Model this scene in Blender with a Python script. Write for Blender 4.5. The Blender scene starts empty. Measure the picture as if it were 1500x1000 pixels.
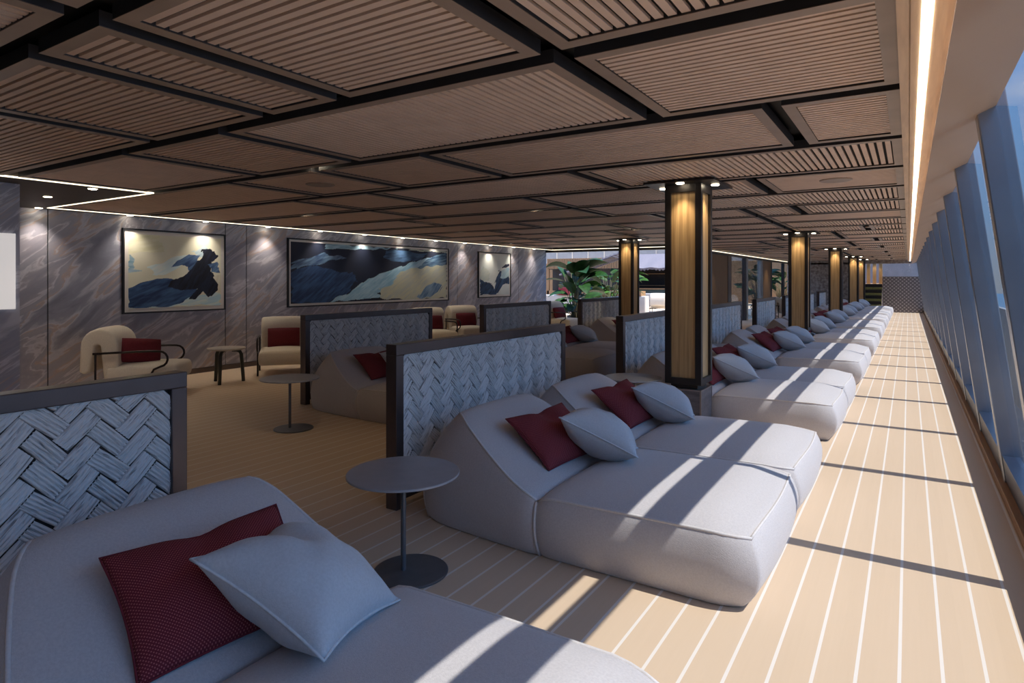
EXPOSURE, SUN, SKY, COLP, WALLP, FLOORP = 1.2, 4.9, 1.05, 12.0, 15.0, 12.0
import bpy, bmesh, math, random
import numpy as np
from mathutils import Vector, Matrix, Euler
random.seed(7)
C = bpy.context.scene.collection
PI = math.pi
R = math.radians

# ------------------------------------------------------------------ materials
MATS = {}

def mat(name, col, rough=0.6, metal=0.0, col2=None, nscale=8.0, stretch=(1, 1, 1), bump=0.0, bscale=None,
        sheen=0.0, emit=None, estr=0.0, spec=None, detail=4.0):
    if name in MATS:
        return MATS[name]
    m = bpy.data.materials.new(name)
    m.use_nodes = True
    nt = m.node_tree
    N, L = nt.nodes, nt.links
    b = N['Principled BSDF']
    b.inputs['Roughness'].default_value = rough
    b.inputs['Metallic'].default_value = metal
    if spec is not None:
        b.inputs['Specular IOR Level'].default_value = spec
    if sheen:
        b.inputs['Sheen Weight'].default_value = sheen
        b.inputs['Sheen Roughness'].default_value = 0.5
    tc = N.new('ShaderNodeTexCoord')
    mp = N.new('ShaderNodeMapping')
    mp.inputs['Scale'].default_value = stretch
    L.new(tc.outputs['Object'], mp.inputs['Vector'])
    nz = N.new('ShaderNodeTexNoise')
    nz.inputs['Scale'].default_value = nscale
    nz.inputs['Detail'].default_value = detail
    L.new(mp.outputs['Vector'], nz.inputs['Vector'])
    mx = N.new('ShaderNodeMix')
    mx.data_type = 'RGBA'
    c2 = col2 if col2 is not None else tuple(min(1, v * 0.88) for v in col)
    mx.inputs['A'].default_value = (*col, 1)
    mx.inputs['B'].default_value = (*c2, 1)
    cr = N.new('ShaderNodeMapRange')
    cr.inputs['From Min'].default_value = 0.35
    cr.inputs['From Max'].default_value = 0.65
    L.new(nz.outputs['Fac'], cr.inputs['Value'])
    L.new(cr.outputs['Result'], mx.inputs['Factor'])
    L.new(mx.outputs['Result'], b.inputs['Base Color'])
    if bump:
        n2 = N.new('ShaderNodeTexNoise')
        n2.inputs['Scale'].default_value = bscale or nscale
        n2.inputs['Detail'].default_value = 3
        L.new(mp.outputs['Vector'], n2.inputs['Vector'])
        bp = N.new('ShaderNodeBump')
        bp.inputs['Strength'].default_value = bump
        bp.inputs['Distance'].default_value = 0.01
        L.new(n2.outputs['Fac'], bp.inputs['Height'])
        L.new(bp.outputs['Normal'], b.inputs['Normal'])
    if emit:
        b.inputs['Emission Color'].default_value = (*emit, 1)
        b.inputs['Emission Strength'].default_value = estr
    MATS[name] = m
    return m

def nodes_of(m):
    nt = m.node_tree
    return nt.nodes, nt.links, nt.nodes['Principled BSDF']

M = {}
M['fabric'] = mat('lounger_fabric', (0.56, 0.53, 0.53), 0.95, 0, (0.50, 0.47, 0.475), 120, bump=0.25, bscale=260, sheen=0.2)
M['piping'] = mat('lounger_piping', (0.64, 0.60, 0.59), 0.8, 0, (0.58, 0.55, 0.54), 90)
M['pillow'] = mat('pale_pillow_fabric', (0.54, 0.56, 0.59), 0.95, 0, (0.49, 0.51, 0.54), 110, bump=0.25, bscale=240, sheen=0.2)
M['pillow_pipe'] = mat('pale_pillow_piping', (0.62, 0.64, 0.67), 0.9, 0, None, 60)
M['bronze'] = mat('bronze_frame', (0.14, 0.115, 0.115), 0.3, 0.75, (0.12, 0.10, 0.10), 5)
M['dark'] = mat('dark_frame', (0.022, 0.018, 0.018), 0.4, 0.3, (0.03, 0.025, 0.024), 5)
M['steel'] = mat('grey_table_metal', (0.16, 0.165, 0.18), 0.35, 0.6, (0.14, 0.145, 0.16), 14)
M['tabletop'] = mat('grey_table_top', (0.36, 0.36, 0.38), 0.36, 0.15, (0.33, 0.33, 0.35), 14)
M['ceil_slat'] = mat('ceiling_slat_wood', (0.86, 0.62, 0.465), 0.55, 0, (0.79, 0.565, 0.42), 6, (1, 1, 1), bump=0.03)
M['ceil_frame'] = mat('ceiling_panel_frame', (0.40, 0.285, 0.21), 0.45, 0.0, (0.35, 0.25, 0.18), 5)
M['ceil_side'] = mat('ceiling_panel_side', (0.055, 0.05, 0.052), 0.5, 0.2, (0.045, 0.04, 0.04), 5)
M['ceil_dark'] = mat('ceiling_void', (0.022, 0.018, 0.017), 0.8, 0, (0.018, 0.015, 0.014), 4)
M['gap_shade'] = mat('slat_gap_shade', (0.012, 0.010, 0.010), 0.95, 0, (0.009, 0.008, 0.008), 30)  # near-black colour painted in as the shade between ceiling slats
M['soffit'] = mat('soffit_paint', (0.62, 0.385, 0.225), 0.5, 0, (0.58, 0.355, 0.205), 1.5)
M['trimwood'] = mat('ceiling_trim_wood', (0.66, 0.48, 0.32), 0.5, 0, (0.56, 0.40, 0.265), 3, (14, 1, 14))
M['alcove'] = mat('alcove_ceiling', (0.085, 0.068, 0.058), 0.6, 0, (0.075, 0.06, 0.05), 3)
M['fin'] = mat('window_mullion_metal', (0.31, 0.33, 0.37), 0.24, 0.65, (0.28, 0.295, 0.335), 3)
M['kick'] = mat('window_sill_navy', (0.03, 0.045, 0.085), 0.3, 0.3, (0.025, 0.038, 0.07), 3)
M['brownkerb'] = mat('brown_kerb', (0.30, 0.145, 0.06), 0.5, 0, (0.25, 0.12, 0.05), 4, (8, 1, 8))
M['cream'] = mat('cream_boucle', (0.76, 0.69, 0.58), 0.95, 0, (0.70, 0.63, 0.525), 60, bump=0.15, bscale=150, sheen=0.2)
M['redplain'] = mat('burgundy_cushion', (0.17, 0.014, 0.024), 0.9, 0, (0.13, 0.01, 0.018), 60, bump=0.15, bscale=150)
M['black'] = mat('black_tube_metal', (0.018, 0.014, 0.014), 0.35, 0.5, (0.024, 0.018, 0.018), 8)
M['green_leg'] = mat('stool_leg_grey_green', (0.045, 0.055, 0.052), 0.45, 0.1, (0.035, 0.043, 0.04), 8)
M['stooltop'] = mat('stool_top_stone', (0.52, 0.48, 0.44), 0.4, 0, (0.44, 0.40, 0.37), 12)
M['leaf'] = mat('glossy_leaf', (0.014, 0.055, 0.009), 0.55, 0, (0.007, 0.03, 0.006), 9, spec=0.25)
M['leafpale'] = mat('bright_leaf', (0.04, 0.11, 0.014), 0.55, 0, (0.02, 0.065, 0.009), 9, spec=0.25)
M['stem'] = mat('plant_stem', (0.10, 0.085, 0.04), 0.7, 0, (0.07, 0.06, 0.03), 20)
M['white'] = mat('white_paint', (0.40, 0.385, 0.37), 0.6, 0, (0.36, 0.345, 0.33), 3)
M['thatch'] = mat('thatch_roof', (0.20, 0.185, 0.215), 0.95, 0, (0.11, 0.10, 0.12), 20, (3, 3, 1), bump=0.6, bscale=30)
M['oakback'] = mat('atrium_wood', (0.29, 0.17, 0.08), 0.55, 0, (0.22, 0.125, 0.06), 3, (12, 12, 0.6))
M['stone'] = mat('rough_stone', (0.16, 0.13, 0.12), 0.85, 0, (0.32, 0.29, 0.27), 9, bump=0.5, bscale=9)
M['green'] = mat('olive_step', (0.20, 0.19, 0.055), 0.7, 0, (0.16, 0.15, 0.045), 10)
M['teal'] = mat('dark_teal_front', (0.03, 0.06, 0.065), 0.5, 0, (0.025, 0.05, 0.055), 6)
M['gold'] = mat('gold_metal', (0.75, 0.48, 0.14), 0.25, 1.0, (0.68, 0.42, 0.12), 5)
M['chrome'] = mat('door_frame_metal', (0.55, 0.56, 0.58), 0.3, 0.9, (0.48, 0.49, 0.51), 4)
M['plinth'] = mat('column_plinth_stone', (0.10, 0.095, 0.10), 0.35, 0, (0.17, 0.16, 0.17), 4, (2, 2, 6))
M['plinthmetal'] = mat('column_edge_metal', (0.42, 0.36, 0.33), 0.35, 0.8, (0.36, 0.31, 0.28), 5)
M['lamp'] = mat('lamp_glow', (0.9, 0.8, 0.6), 0.5, 0, None, 5, emit=(1.0, 0.86, 0.62), estr=9.0)
M['led'] = mat('led_glow', (0.9, 0.85, 0.75), 0.5, 0, None, 5, emit=(1.0, 0.90, 0.72), estr=2.6)
M['ledside'] = mat('led_glow_soft', (0.9, 0.85, 0.75), 0.5, 0, None, 5, emit=(1.0, 0.87, 0.64), estr=1.1)
M['screen'] = mat('white_wall_panel', (0.80, 0.76, 0.74), 0.5, 0, (0.78, 0.74, 0.72), 2, emit=(0.95, 0.90, 0.88), estr=0.22)  # faint emission added to lift the pale panel's brightness
M['screen2'] = mat('pale_back_wall', (0.26, 0.22, 0.215), 0.6, 0, (0.21, 0.18, 0.175), 2)
M['artframe'] = mat('art_outer_frame', (0.012, 0.012, 0.016), 0.4, 0, None, 5)
M['artmat'] = mat('art_white_border', (0.86, 0.84, 0.80), 0.6, 0, (0.82, 0.80, 0.76), 5)
M['seaside'] = mat('white_rail', (0.25, 0.26, 0.27), 0.5, 0, (0.22, 0.23, 0.24), 3)
M['bin'] = mat('planter_box', (0.05, 0.045, 0.04), 0.6, 0, None, 5)

def wood_mat():
    m = bpy.data.materials.new('column_oak')
    m.use_nodes = True
    N, L, b = nodes_of(m)
    tc = N.new('ShaderNodeTexCoord')
    mp = N.new('ShaderNodeMapping')
    mp.inputs['Scale'].default_value = (26, 26, 0.9)
    L.new(tc.outputs['Object'], mp.inputs['Vector'])
    nz = N.new('ShaderNodeTexNoise')
    nz.inputs['Scale'].default_value = 1.6
    nz.inputs['Detail'].default_value = 6
    nz.inputs['Distortion'].default_value = 0.6
    L.new(mp.outputs['Vector'], nz.inputs['Vector'])
    r = N.new('ShaderNodeValToRGB')
    e = r.color_ramp.elements
    e[0].position = 0.3
    e[0].color = (0.33, 0.20, 0.085, 1)
    e[1].position = 0.7
    e[1].color = (0.60, 0.40, 0.19, 1)
    L.new(nz.outputs['Fac'], r.inputs['Fac'])
    L.new(r.outputs['Color'], b.inputs['Base Color'])
    b.inputs['Roughness'].default_value = 0.42
    return m
M['oak'] = wood_mat()

def red_mat():
    m = bpy.data.materials.new('burgundy_dotted_weave')
    m.use_nodes = True
    N, L, b = nodes_of(m)
    tc = N.new('ShaderNodeTexCoord')
    mp = N.new('ShaderNodeMapping')
    mp.inputs['Scale'].default_value = (125, 125, 0)
    mp.inputs['Rotation'].default_value = (0, 0, R(45))
    L.new(tc.outputs['Object'], mp.inputs['Vector'])
    v = N.new('ShaderNodeTexVoronoi')
    v.inputs['Scale'].default_value = 1.0
    v.inputs['Randomness'].default_value = 0.0
    L.new(mp.outputs['Vector'], v.inputs['Vector'])
    mr = N.new('ShaderNodeMapRange')
    mr.inputs['From Min'].default_value = 0.18
    mr.inputs['From Max'].default_value = 0.32
    L.new(v.outputs['Distance'], mr.inputs['Value'])
    mx = N.new('ShaderNodeMix')
    mx.data_type = 'RGBA'
    mx.inputs['A'].default_value = (0.42, 0.10, 0.10, 1)
    mx.inputs['B'].default_value = (0.135, 0.008, 0.016, 1)
    L.new(mr.outputs['Result'], mx.inputs['Factor'])
    L.new(mx.outputs['Result'], b.inputs['Base Color'])
    b.inputs['Roughness'].default_value = 0.9
    return m
M['red'] = red_mat()

def deck_mat():
    m = bpy.data.materials.new('teak_deck')
    m.use_nodes = True
    N, L, b = nodes_of(m)
    tc = N.new('ShaderNodeTexCoord')
    sx = N.new('ShaderNodeSeparateXYZ')
    L.new(tc.outputs['Object'], sx.inputs['Vector'])
    def math_(op, a, bb=None, c=None):
        n = N.new('ShaderNodeMath')
        n.operation = op
        for i, v in enumerate((a, bb, c)):
            if v is None:
                continue
            if isinstance(v, (int, float)):
                n.inputs[i].default_value = v
            else:
                L.new(v, n.inputs[i])
        return n.outputs[0]
    P = 0.1485
    u = math_('DIVIDE', math_('ADD', sx.outputs['X'], 100 * P + 0.106), P)
    fr = math_('FRACT', u)
    idx = math_('FLOOR', u)
    d = math_('ABSOLUTE', math_('SUBTRACT', fr, 0.5))
    line = math_('LESS_THAN', d, 0.046)
    wn = N.new('ShaderNodeTexWhiteNoise')
    wn.noise_dimensions = '1D'
    L.new(idx, wn.inputs['W'])
    mp = N.new('ShaderNodeMapping')
    mp.inputs['Scale'].default_value = (30, 1.2, 1)
    L.new(tc.outputs['Object'], mp.inputs['Vector'])
    nz = N.new('ShaderNodeTexNoise')
    nz.inputs['Scale'].default_value = 2
    nz.inputs['Detail'].default_value = 4
    L.new(mp.outputs['Vector'], nz.inputs['Vector'])
    f = math_('ADD', math_('MULTIPLY', nz.outputs['Fac'], 0.6), math_('MULTIPLY', wn.outputs['Value'], 0.3))
    mx = N.new('ShaderNodeMix')
    mx.data_type = 'RGBA'
    mx.inputs['A'].default_value = (0.60, 0.455, 0.32, 1)
    mx.inputs['B'].default_value = (0.65, 0.50, 0.36, 1)
    L.new(f, mx.inputs['Factor'])
    m2 = N.new('ShaderNodeMix')
    m2.data_type = 'RGBA'
    L.new(line, m2.inputs['Factor'])
    L.new(mx.outputs['Result'], m2.inputs['A'])
    m2.inputs['B'].default_value = (0.74, 0.68, 0.62, 1)
    L.new(m2.outputs['Result'], b.inputs['Base Color'])
    b.inputs['Roughness'].default_value = 0.55
    b.inputs['Specular IOR Level'].default_value = 0.3
    return m
M['deck'] = deck_mat()

def marble_mat():
    m = bpy.data.materials.new('grey_lilac_marble')
    m.use_nodes = True
    N, L, b = nodes_of(m)
    tc = N.new('ShaderNodeTexCoord')
    mp = N.new('ShaderNodeMapping')
    mp.inputs['Scale'].default_value = (1, 0.42, 1.75)
    mp0 = N.new('ShaderNodeMapping')
    mp0.inputs['Rotation'].default_value = (R(-36), 0, 0)
    L.new(tc.outputs['Object'], mp0.inputs['Vector'])
    L.new(mp0.outputs['Vector'], mp.inputs['Vector'])
    n1 = N.new('ShaderNodeTexNoise')
    n1.inputs['Scale'].default_value = 0.7
    n1.inputs['Detail'].default_value = 5
    n1.inputs['Distortion'].default_value = 0.8
    L.new(mp.outputs['Vector'], n1.inputs['Vector'])
    vm = N.new('ShaderNodeVectorMath')
    vm.operation = 'MULTIPLY_ADD'
    L.new(n1.outputs['Color'], vm.inputs[0])
    vm.inputs[1].default_value = (1.1, 1.1, 1.1)
    L.new(mp.outputs['Vector'], vm.inputs[2])
    n2 = N.new('ShaderNodeTexNoise')
    n2.inputs['Scale'].default_value = 1.0
    n2.inputs['Detail'].default_value = 8
    n2.inputs['Roughness'].default_value = 0.55
    n2.inputs['Distortion'].default_value = 0.7
    L.new(vm.outputs['Vector'], n2.inputs['Vector'])
    r = N.new('ShaderNodeValToRGB')
    e = r.color_ramp.elements
    e[0].position = 0.28
    e[0].color = (0.190, 0.196, 0.256, 1)
    e[1].position = 0.74
    e[1].color = (0.560, 0.564, 0.647, 1)
    for p, c in ((0.40, (0.302, 0.310, 0.397, 1)), (0.455, (0.538, 0.540, 0.622, 1)), (0.475, (0.46, 0.36, 0.33, 1)), (0.49, (0.381, 0.368, 0.439, 1)),
                 (0.535, (0.336, 0.339, 0.421, 1)), (0.56, (0.582, 0.575, 0.647, 1)), (0.575, (0.370, 0.356, 0.427, 1)), (0.62, (0.302, 0.305, 0.384, 1)), (0.66, (0.493, 0.483, 0.561, 1))):
        k = e.new(p)
        k.color = c
    L.new(n2.outputs['Fac'], r.inputs['Fac'])
    L.new(r.outputs['Color'], b.inputs['Base Color'])
    b.inputs['Roughness'].default_value = 0.35
    return m
M['marble'] = marble_mat()

def weave_mat():
    m = bpy.data.materials.new('woven_cord')
    m.use_nodes = True
    N, L, b = nodes_of(m)
    uv = N.new('ShaderNodeUVMap')
    uv.uv_map = 'UVMap'
    mp = N.new('ShaderNodeMapping')
    mp.inputs['Scale'].default_value = (9, 110, 1)
    L.new(uv.outputs['UV'], mp.inputs['Vector'])
    nz = N.new('ShaderNodeTexNoise')
    nz.inputs['Scale'].default_value = 1.0
    nz.inputs['Detail'].default_value = 5
    nz.inputs['Distortion'].default_value = 0.7
    L.new(mp.outputs['Vector'], nz.inputs['Vector'])
    r = N.new('ShaderNodeValToRGB')
    e = r.color_ramp.elements
    e[0].position = 0.31
    e[0].color = (0.26, 0.255, 0.255, 1)
    e[1].position = 0.47
    e[1].color = (0.72, 0.72, 0.725, 1)
    L.new(nz.outputs['Fac'], r.inputs['Fac'])
    L.new(r.outputs['Color'], b.inputs['Base Color'])
    b.inputs['Roughness'].default_value = 0.7
    bp = N.new('ShaderNodeBump')
    bp.inputs['Strength'].default_value = 0.5
    bp.inputs['Distance'].default_value = 0.004
    L.new(nz.outputs['Fac'], bp.inputs['Height'])
    L.new(bp.outputs['Normal'], b.inputs['Normal'])
    return m
M['weave'] = weave_mat()

def glass_mat(name='window_glass', tint=(0.93, 0.96, 0.97), ior=1.45):
    m = bpy.data.materials.new(name)
    m.use_nodes = True
    nt = m.node_tree
    N, L = nt.nodes, nt.links
    N.remove(N['Principled BSDF'])
    out = N['Material Output']
    t = N.new('ShaderNodeBsdfTransparent')
    t.inputs['Color'].default_value = (*tint, 1)
    g = N.new('ShaderNodeBsdfGlossy')
    g.inputs['Roughness'].default_value = 0.02
    f = N.new('ShaderNodeFresnel')
    f.inputs['IOR'].default_value = ior
    mx = N.new('ShaderNodeMixShader')
    ml = N.new('ShaderNodeMath')
    ml.operation = 'MULTIPLY'
    ml.inputs[1].default_value = 0.6
    L.new(f.outputs['Fac'], ml.inputs[0])
    L.new(ml.outputs[0], mx.inputs['Fac'])
    L.new(t.outputs[0], mx.inputs[1])
    L.new(g.outputs[0], mx.inputs[2])
    L.new(mx.outputs[0], out.inputs['Surface'])
    return m
M['glass'] = glass_mat()

def vcol_mat():
    m = bpy.data.materials.new('painted_canvas')
    m.use_nodes = True
    N, L, b = nodes_of(m)
    a = N.new('ShaderNodeVertexColor')
    a.layer_name = 'Col'
    L.new(a.outputs['Color'], b.inputs['Base Color'])
    b.inputs['Roughness'].default_value = 0.6
    tc = N.new('ShaderNodeTexCoord')
    nz = N.new('ShaderNodeTexNoise')
    nz.inputs['Scale'].default_value = 60
    L.new(tc.outputs['Object'], nz.inputs['Vector'])
    bp = N.new('ShaderNodeBump')
    bp.inputs['Strength'].default_value = 0.1
    bp.inputs['Distance'].default_value = 0.005
    L.new(nz.outputs['Fac'], bp.inputs['Height'])
    L.new(bp.outputs['Normal'], b.inputs['Normal'])
    return m
M['canvas'] = vcol_mat()

def sea_mat():
    m = bpy.data.materials.new('sea_water')
    m.use_nodes = True
    N, L, b = nodes_of(m)
    tc = N.new('ShaderNodeTexCoord')
    nz = N.new('ShaderNodeTexNoise')
    nz.inputs['Scale'].default_value = 0.35
    nz.inputs['Detail'].default_value = 6
    L.new(tc.outputs['Object'], nz.inputs['Vector'])
    r = N.new('ShaderNodeValToRGB')
    e = r.color_ramp.elements
    e[0].position = 0.35
    e[0].color = (0.025, 0.075, 0.14, 1)
    e[1].position = 0.68
    e[1].color = (0.06, 0.14, 0.22, 1)
    L.new(nz.outputs['Fac'], r.inputs['Fac'])
    L.new(r.outputs['Color'], b.inputs['Base Color'])
    b.inputs['Roughness'].default_value = 0.6
    return m
M['sea'] = sea_mat()

def pattern_mat():
    m = bpy.data.materials.new('diagonal_woven_pattern')
    m.use_nodes = True
    N, L, b = nodes_of(m)
    tc = N.new('ShaderNodeTexCoord')
    cols = []
    for ang in (45, -45):
        mp = N.new('ShaderNodeMapping')
        mp.inputs['Rotation'].default_value = (0, R(ang), 0)
        L.new(tc.outputs['Object'], mp.inputs['Vector'])
        wv = N.new('ShaderNodeTexWave')
        wv.wave_type = 'BANDS'
        wv.bands_direction = 'X'
        wv.inputs['Scale'].default_value = 2.6
        L.new(mp.outputs['Vector'], wv.inputs['Vector'])
        cols.append(wv.outputs['Fac'])
    ml = N.new('ShaderNodeMath')
    ml.operation = 'MULTIPLY'
    L.new(cols[0], ml.inputs[0])
    L.new(cols[1], ml.inputs[1])
    mx = N.new('ShaderNodeMix')
    mx.data_type = 'RGBA'
    mx.inputs['A'].default_value = (0.13, 0.11, 0.11, 1)
    mx.inputs['B'].default_value = (0.52, 0.46, 0.43, 1)
    L.new(ml.outputs[0], mx.inputs['Factor'])
    L.new(mx.outputs['Result'], b.inputs['Base Color'])
    b.inputs['Roughness'].default_value = 0.6
    return m
M['pattern'] = pattern_mat()

# ------------------------------------------------------------------ mesh builder
class MB:
    def __init__(s):
        s.v, s.f, s.mi, s.uv = [], [], [], {}
    def add(s, vs, fs, mi=0):
        o = len(s.v)
        s.v += [tuple(p) for p in vs]
        for q in fs:
            s.f.append(tuple(i + o for i in q))
            s.mi.append(mi)
        return o
    def box(s, a, b, mi=0):
        x0, y0, z0 = a
        x1, y1, z1 = b
        vs = [(x0, y0, z0), (x1, y0, z0), (x1, y1, z0), (x0, y1, z0), (x0, y0, z1), (x1, y0, z1), (x1, y1, z1), (x0, y1, z1)]
        s.add(vs, [(3, 2, 1, 0), (4, 5, 6, 7), (0, 1, 5, 4), (1, 2, 6, 5), (2, 3, 7, 6), (3, 0, 4, 7)], mi)
    def prism(s, poly, axis, a, b, mi=0):
        # poly: 2D points (ccw); axis 'x' -> (y,z) polygon, 'y' -> (x,z) polygon, 'z' -> (x,y)
        n = len(poly)
        def P(p, t):
            return {'x': (t, p[0], p[1]), 'y': (p[0], t, p[1]), 'z': (p[0], p[1], t)}[axis]
        vs = [P(p, a) for p in poly] + [P(p, b) for p in poly]
        fs = [tuple(range(n))[::-1], tuple(range(n, 2 * n))]
        fs += [(i, (i + 1) % n, n + (i + 1) % n, n + i) for i in range(n)]
        s.add(vs, fs, mi)
    def tube(s, pts, r, n=8, mi=0, closed=False, cap=True):
        pts = [Vector(p) for p in pts]
        m = len(pts)
        rr = r if isinstance(r, (list, tuple)) else [r] * m
        up = None
        o = len(s.v)
        for i, p in enumerate(pts):
            a = pts[(i - 1) % m] if (closed or i > 0) else p
            c = pts[(i + 1) % m] if (closed or i < m - 1) else p
            d = (c - a)
            d = d.normalized() if d.length > 1e-9 else Vector((0, 0, 1))
            if up is None:
                up = Vector((0, 0, 1)) if abs(d.z) < 0.9 else Vector((1, 0, 0))
            x = d.cross(up)
            if x.length < 1e-6:
                x = d.cross(Vector((0, 1, 0.1)))
            x.normalize()
            y = x.cross(d).normalized()
            up = y
            for k in range(n):
                t = 2 * PI * k / n
                s.v.append(tuple(p + x * (math.cos(t) * rr[i]) + y * (math.sin(t) * rr[i])))
        rings = m if closed else m - 1
        for i in range(rings):
            for k in range(n):
                a = o + i * n + k
                b = o + i * n + (k + 1) % n
                c = o + ((i + 1) % m) * n + (k + 1) % n
                d = o + ((i + 1) % m) * n + k
                s.f.append((a, b, c, d))
                s.mi.append(mi)
        if cap and not closed:
            s.f.append(tuple(o + k for k in range(n))[::-1])
            s.f.append(tuple(o + (m - 1) * n + k for k in range(n)))
            s.mi += [mi, mi]
    def lathe(s, prof, n=32, c=(0, 0), mi=0):
        o = len(s.v)
        for r_, z in prof:
            for k in range(n):
                t = 2 * PI * k / n
                s.v.append((c[0] + r_ * math.cos(t), c[1] + r_ * math.sin(t), z))
        for i in range(len(prof) - 1):
            for k in range(n):
                s.f.append((o + i * n + k, o + i * n + (k + 1) % n, o + (i + 1) * n + (k + 1) % n, o + (i + 1) * n + k))
                s.mi.append(mi)
        s.f.append(tuple(o + k for k in range(n))[::-1])
        s.f.append(tuple(o + (len(prof) - 1) * n + k for k in range(n)))
        s.mi += [mi, mi]
    def grid(s, nx, ny, fn, mi=0):
        o = len(s.v)
        for j in range(ny + 1):
            for i in range(nx + 1):
                s.v.append(tuple(fn(i / nx, j / ny)))
        for j in range(ny):
            for i in range(nx):
                a = o + j * (nx + 1) + i
                s.f.append((a, a + 1, a + nx + 2, a + nx + 1))
                s.mi.append(mi)
    def boxgrid(s, nx, ny, nz, fn, mi=0):
        # surface of a subdivided box, fn(u,v,w in 0..1) -> position
        idx = {}
        def vid(i, j, k):
            if (i, j, k) not in idx:
                idx[(i, j, k)] = len(s.v)
                s.v.append(tuple(fn(i / nx, j / ny, k / nz)))
            return idx[(i, j, k)]
        def q(*a):
            s.f.append(tuple(vid(*t) for t in a))
            s.mi.append(mi)
        for i in range(nx):
            for j in range(ny):
                q((i, j, 0), (i, j + 1, 0), (i + 1, j + 1, 0), (i + 1, j, 0))
                q((i, j, nz), (i + 1, j, nz), (i + 1, j + 1, nz), (i, j + 1, nz))
        for i in range(nx):
            for k in range(nz):
                q((i, 0, k), (i + 1, 0, k), (i + 1, 0, k + 1), (i, 0, k + 1))
                q((i, ny, k), (i, ny, k + 1), (i + 1, ny, k + 1), (i + 1, ny, k))
        for j in range(ny):
            for k in range(nz):
                q((0, j, k), (0, j, k + 1), (0, j + 1, k + 1), (0, j + 1, k))
                q((nx, j, k), (nx, j + 1, k), (nx, j + 1, k + 1), (nx, j, k + 1))
    def mesh(s, name, mats, smooth=False):
        me = bpy.data.meshes.new(name)
        me.from_pydata(s.v, [], s.f)
        if not isinstance(mats, (list, tuple)):
            mats = [mats]
        for m in mats:
            me.materials.append(m)
        if len(mats) > 1:
            me.polygons.foreach_set('material_index', s.mi)
        if smooth:
            me.polygons.foreach_set('use_smooth', [True] * len(me.polygons))
        me.update()
        return me
    def obj(s, name, mats, parent=None, loc=(0, 0, 0), rot=(0, 0, 0), smooth=False, bevel=0, segs=2):
        o = bpy.data.objects.new(name, s.mesh(name, mats, smooth))
        C.objects.link(o)
        o.location = loc
        o.rotation_euler = rot
        if parent:
            o.parent = parent
        if bevel:
            bv = o.modifiers.new('Bevel', 'BEVEL')
            bv.width = bevel
            bv.segments = segs
            bv.limit_method = 'ANGLE'
            bv.angle_limit = R(40)
            bv.harden_normals = False
        return o

def tag(o, label, cat, group=None, kind=None):
    o['label'] = label
    o['category'] = cat
    if group:
        o['group'] = group
    if kind:
        o['kind'] = kind
    return o

def thing(name, label, cat, loc=(0, 0, 0), rotz=0, group=None, kind=None):
    o = bpy.data.objects.new(name, None)
    o.empty_display_size = 0.1
    C.objects.link(o)
    o.location = loc
    o.rotation_euler = (0, 0, rotz)
    return tag(o, label, cat, group, kind)

def struct(o):
    o['kind'] = 'structure'
    return o

def copy_tree(o, parent=None):
    c = o.copy()
    C.objects.link(c)
    if parent:
        c.parent = parent
    for ch in list(o.children):
        copy_tree(ch, c)
    return c

ORD = ['first', 'second', 'third', 'fourth', 'fifth', 'sixth', 'seventh', 'eighth', 'ninth', 'tenth', 'eleventh', 'twelfth',
       'thirteenth', 'fourteenth', 'fifteenth', 'sixteenth', 'seventeenth', 'eighteenth', 'nineteenth', 'twentieth']

# ------------------------------------------------------------------ camera, world, sun
scene = bpy.context.scene
cam = bpy.data.cameras.new('camera')
co = bpy.data.objects.new('camera', cam)
C.objects.link(co)
TH = math.atan(581 / 911)
co.location = (0, 0, 1.6)
co.rotation_euler = (R(90), 0, TH)
cam.sensor_width = 36
cam.lens = 911 / 1500 * 36
cam.shift_y = -0.06
cam.clip_start = 0.05
cam.clip_end = 3000
scene.camera = co
scene.view_settings.view_transform = 'Standard'
scene.view_settings.look = 'None'
scene.view_settings.gamma = 1
scene.view_settings.exposure = EXPOSURE
scene.view_settings.use_curve_mapping = False
scene.cycles.max_bounces = 10
scene.cycles.diffuse_bounces = 6
scene.cycles.glossy_bounces = 4
scene.cycles.transparent_max_bounces = 24
scene.cycles.sample_clamp_indirect = 4
scene.cycles.use_denoising = True

w = bpy.data.worlds.new('sky')
scene.world = w
w.use_nodes = True
N, L = w.node_tree.nodes, w.node_tree.links
bg = N['Background']
tc = N.new('ShaderNodeTexCoord')
sp = N.new('ShaderNodeSeparateXYZ')
L.new(tc.outputs['Generated'], sp.inputs['Vector'])
ramp = N.new('ShaderNodeValToRGB')
L.new(sp.outputs['Z'], ramp.inputs['Fac'])
e = ramp.color_ramp.elements
e[0].position = 0.0
e[0].color = (0.19, 0.22, 0.27, 1)
e[1].position = 1.0
e[1].color = (0.12, 0.27, 0.60, 1)
for p, c_ in ((0.08, (0.14, 0.24, 0.40, 1)), (0.25, (0.11, 0.27, 0.56, 1)), (0.5, (0.15, 0.38, 0.84, 1))):
    k = e.new(p)
    k.color = c_
mp = N.new('ShaderNodeMapping')
mp.inputs['Scale'].default_value = (1, 1, 3)
L.new(tc.outputs['Generated'], mp.inputs['Vector'])
nz = N.new('ShaderNodeTexNoise')
nz.inputs['Scale'].default_value = 2.4
nz.inputs['Detail'].default_value = 7
L.new(mp.outputs['Vector'], nz.inputs['Vector'])
mr = N.new('ShaderNodeMapRange')
mr.inputs['From Min'].default_value = 0.60
mr.inputs['From Max'].default_value = 0.78
L.new(nz.outputs['Fac'], mr.inputs['Value'])
mx = N.new('ShaderNodeMix')
mx.data_type = 'RGBA'
L.new(mr.outputs['Result'], mx.inputs['Factor'])
L.new(ramp.outputs['Color'], mx.inputs['A'])
mx.inputs['B'].default_value = (0.45, 0.50, 0.58, 1)
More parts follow.
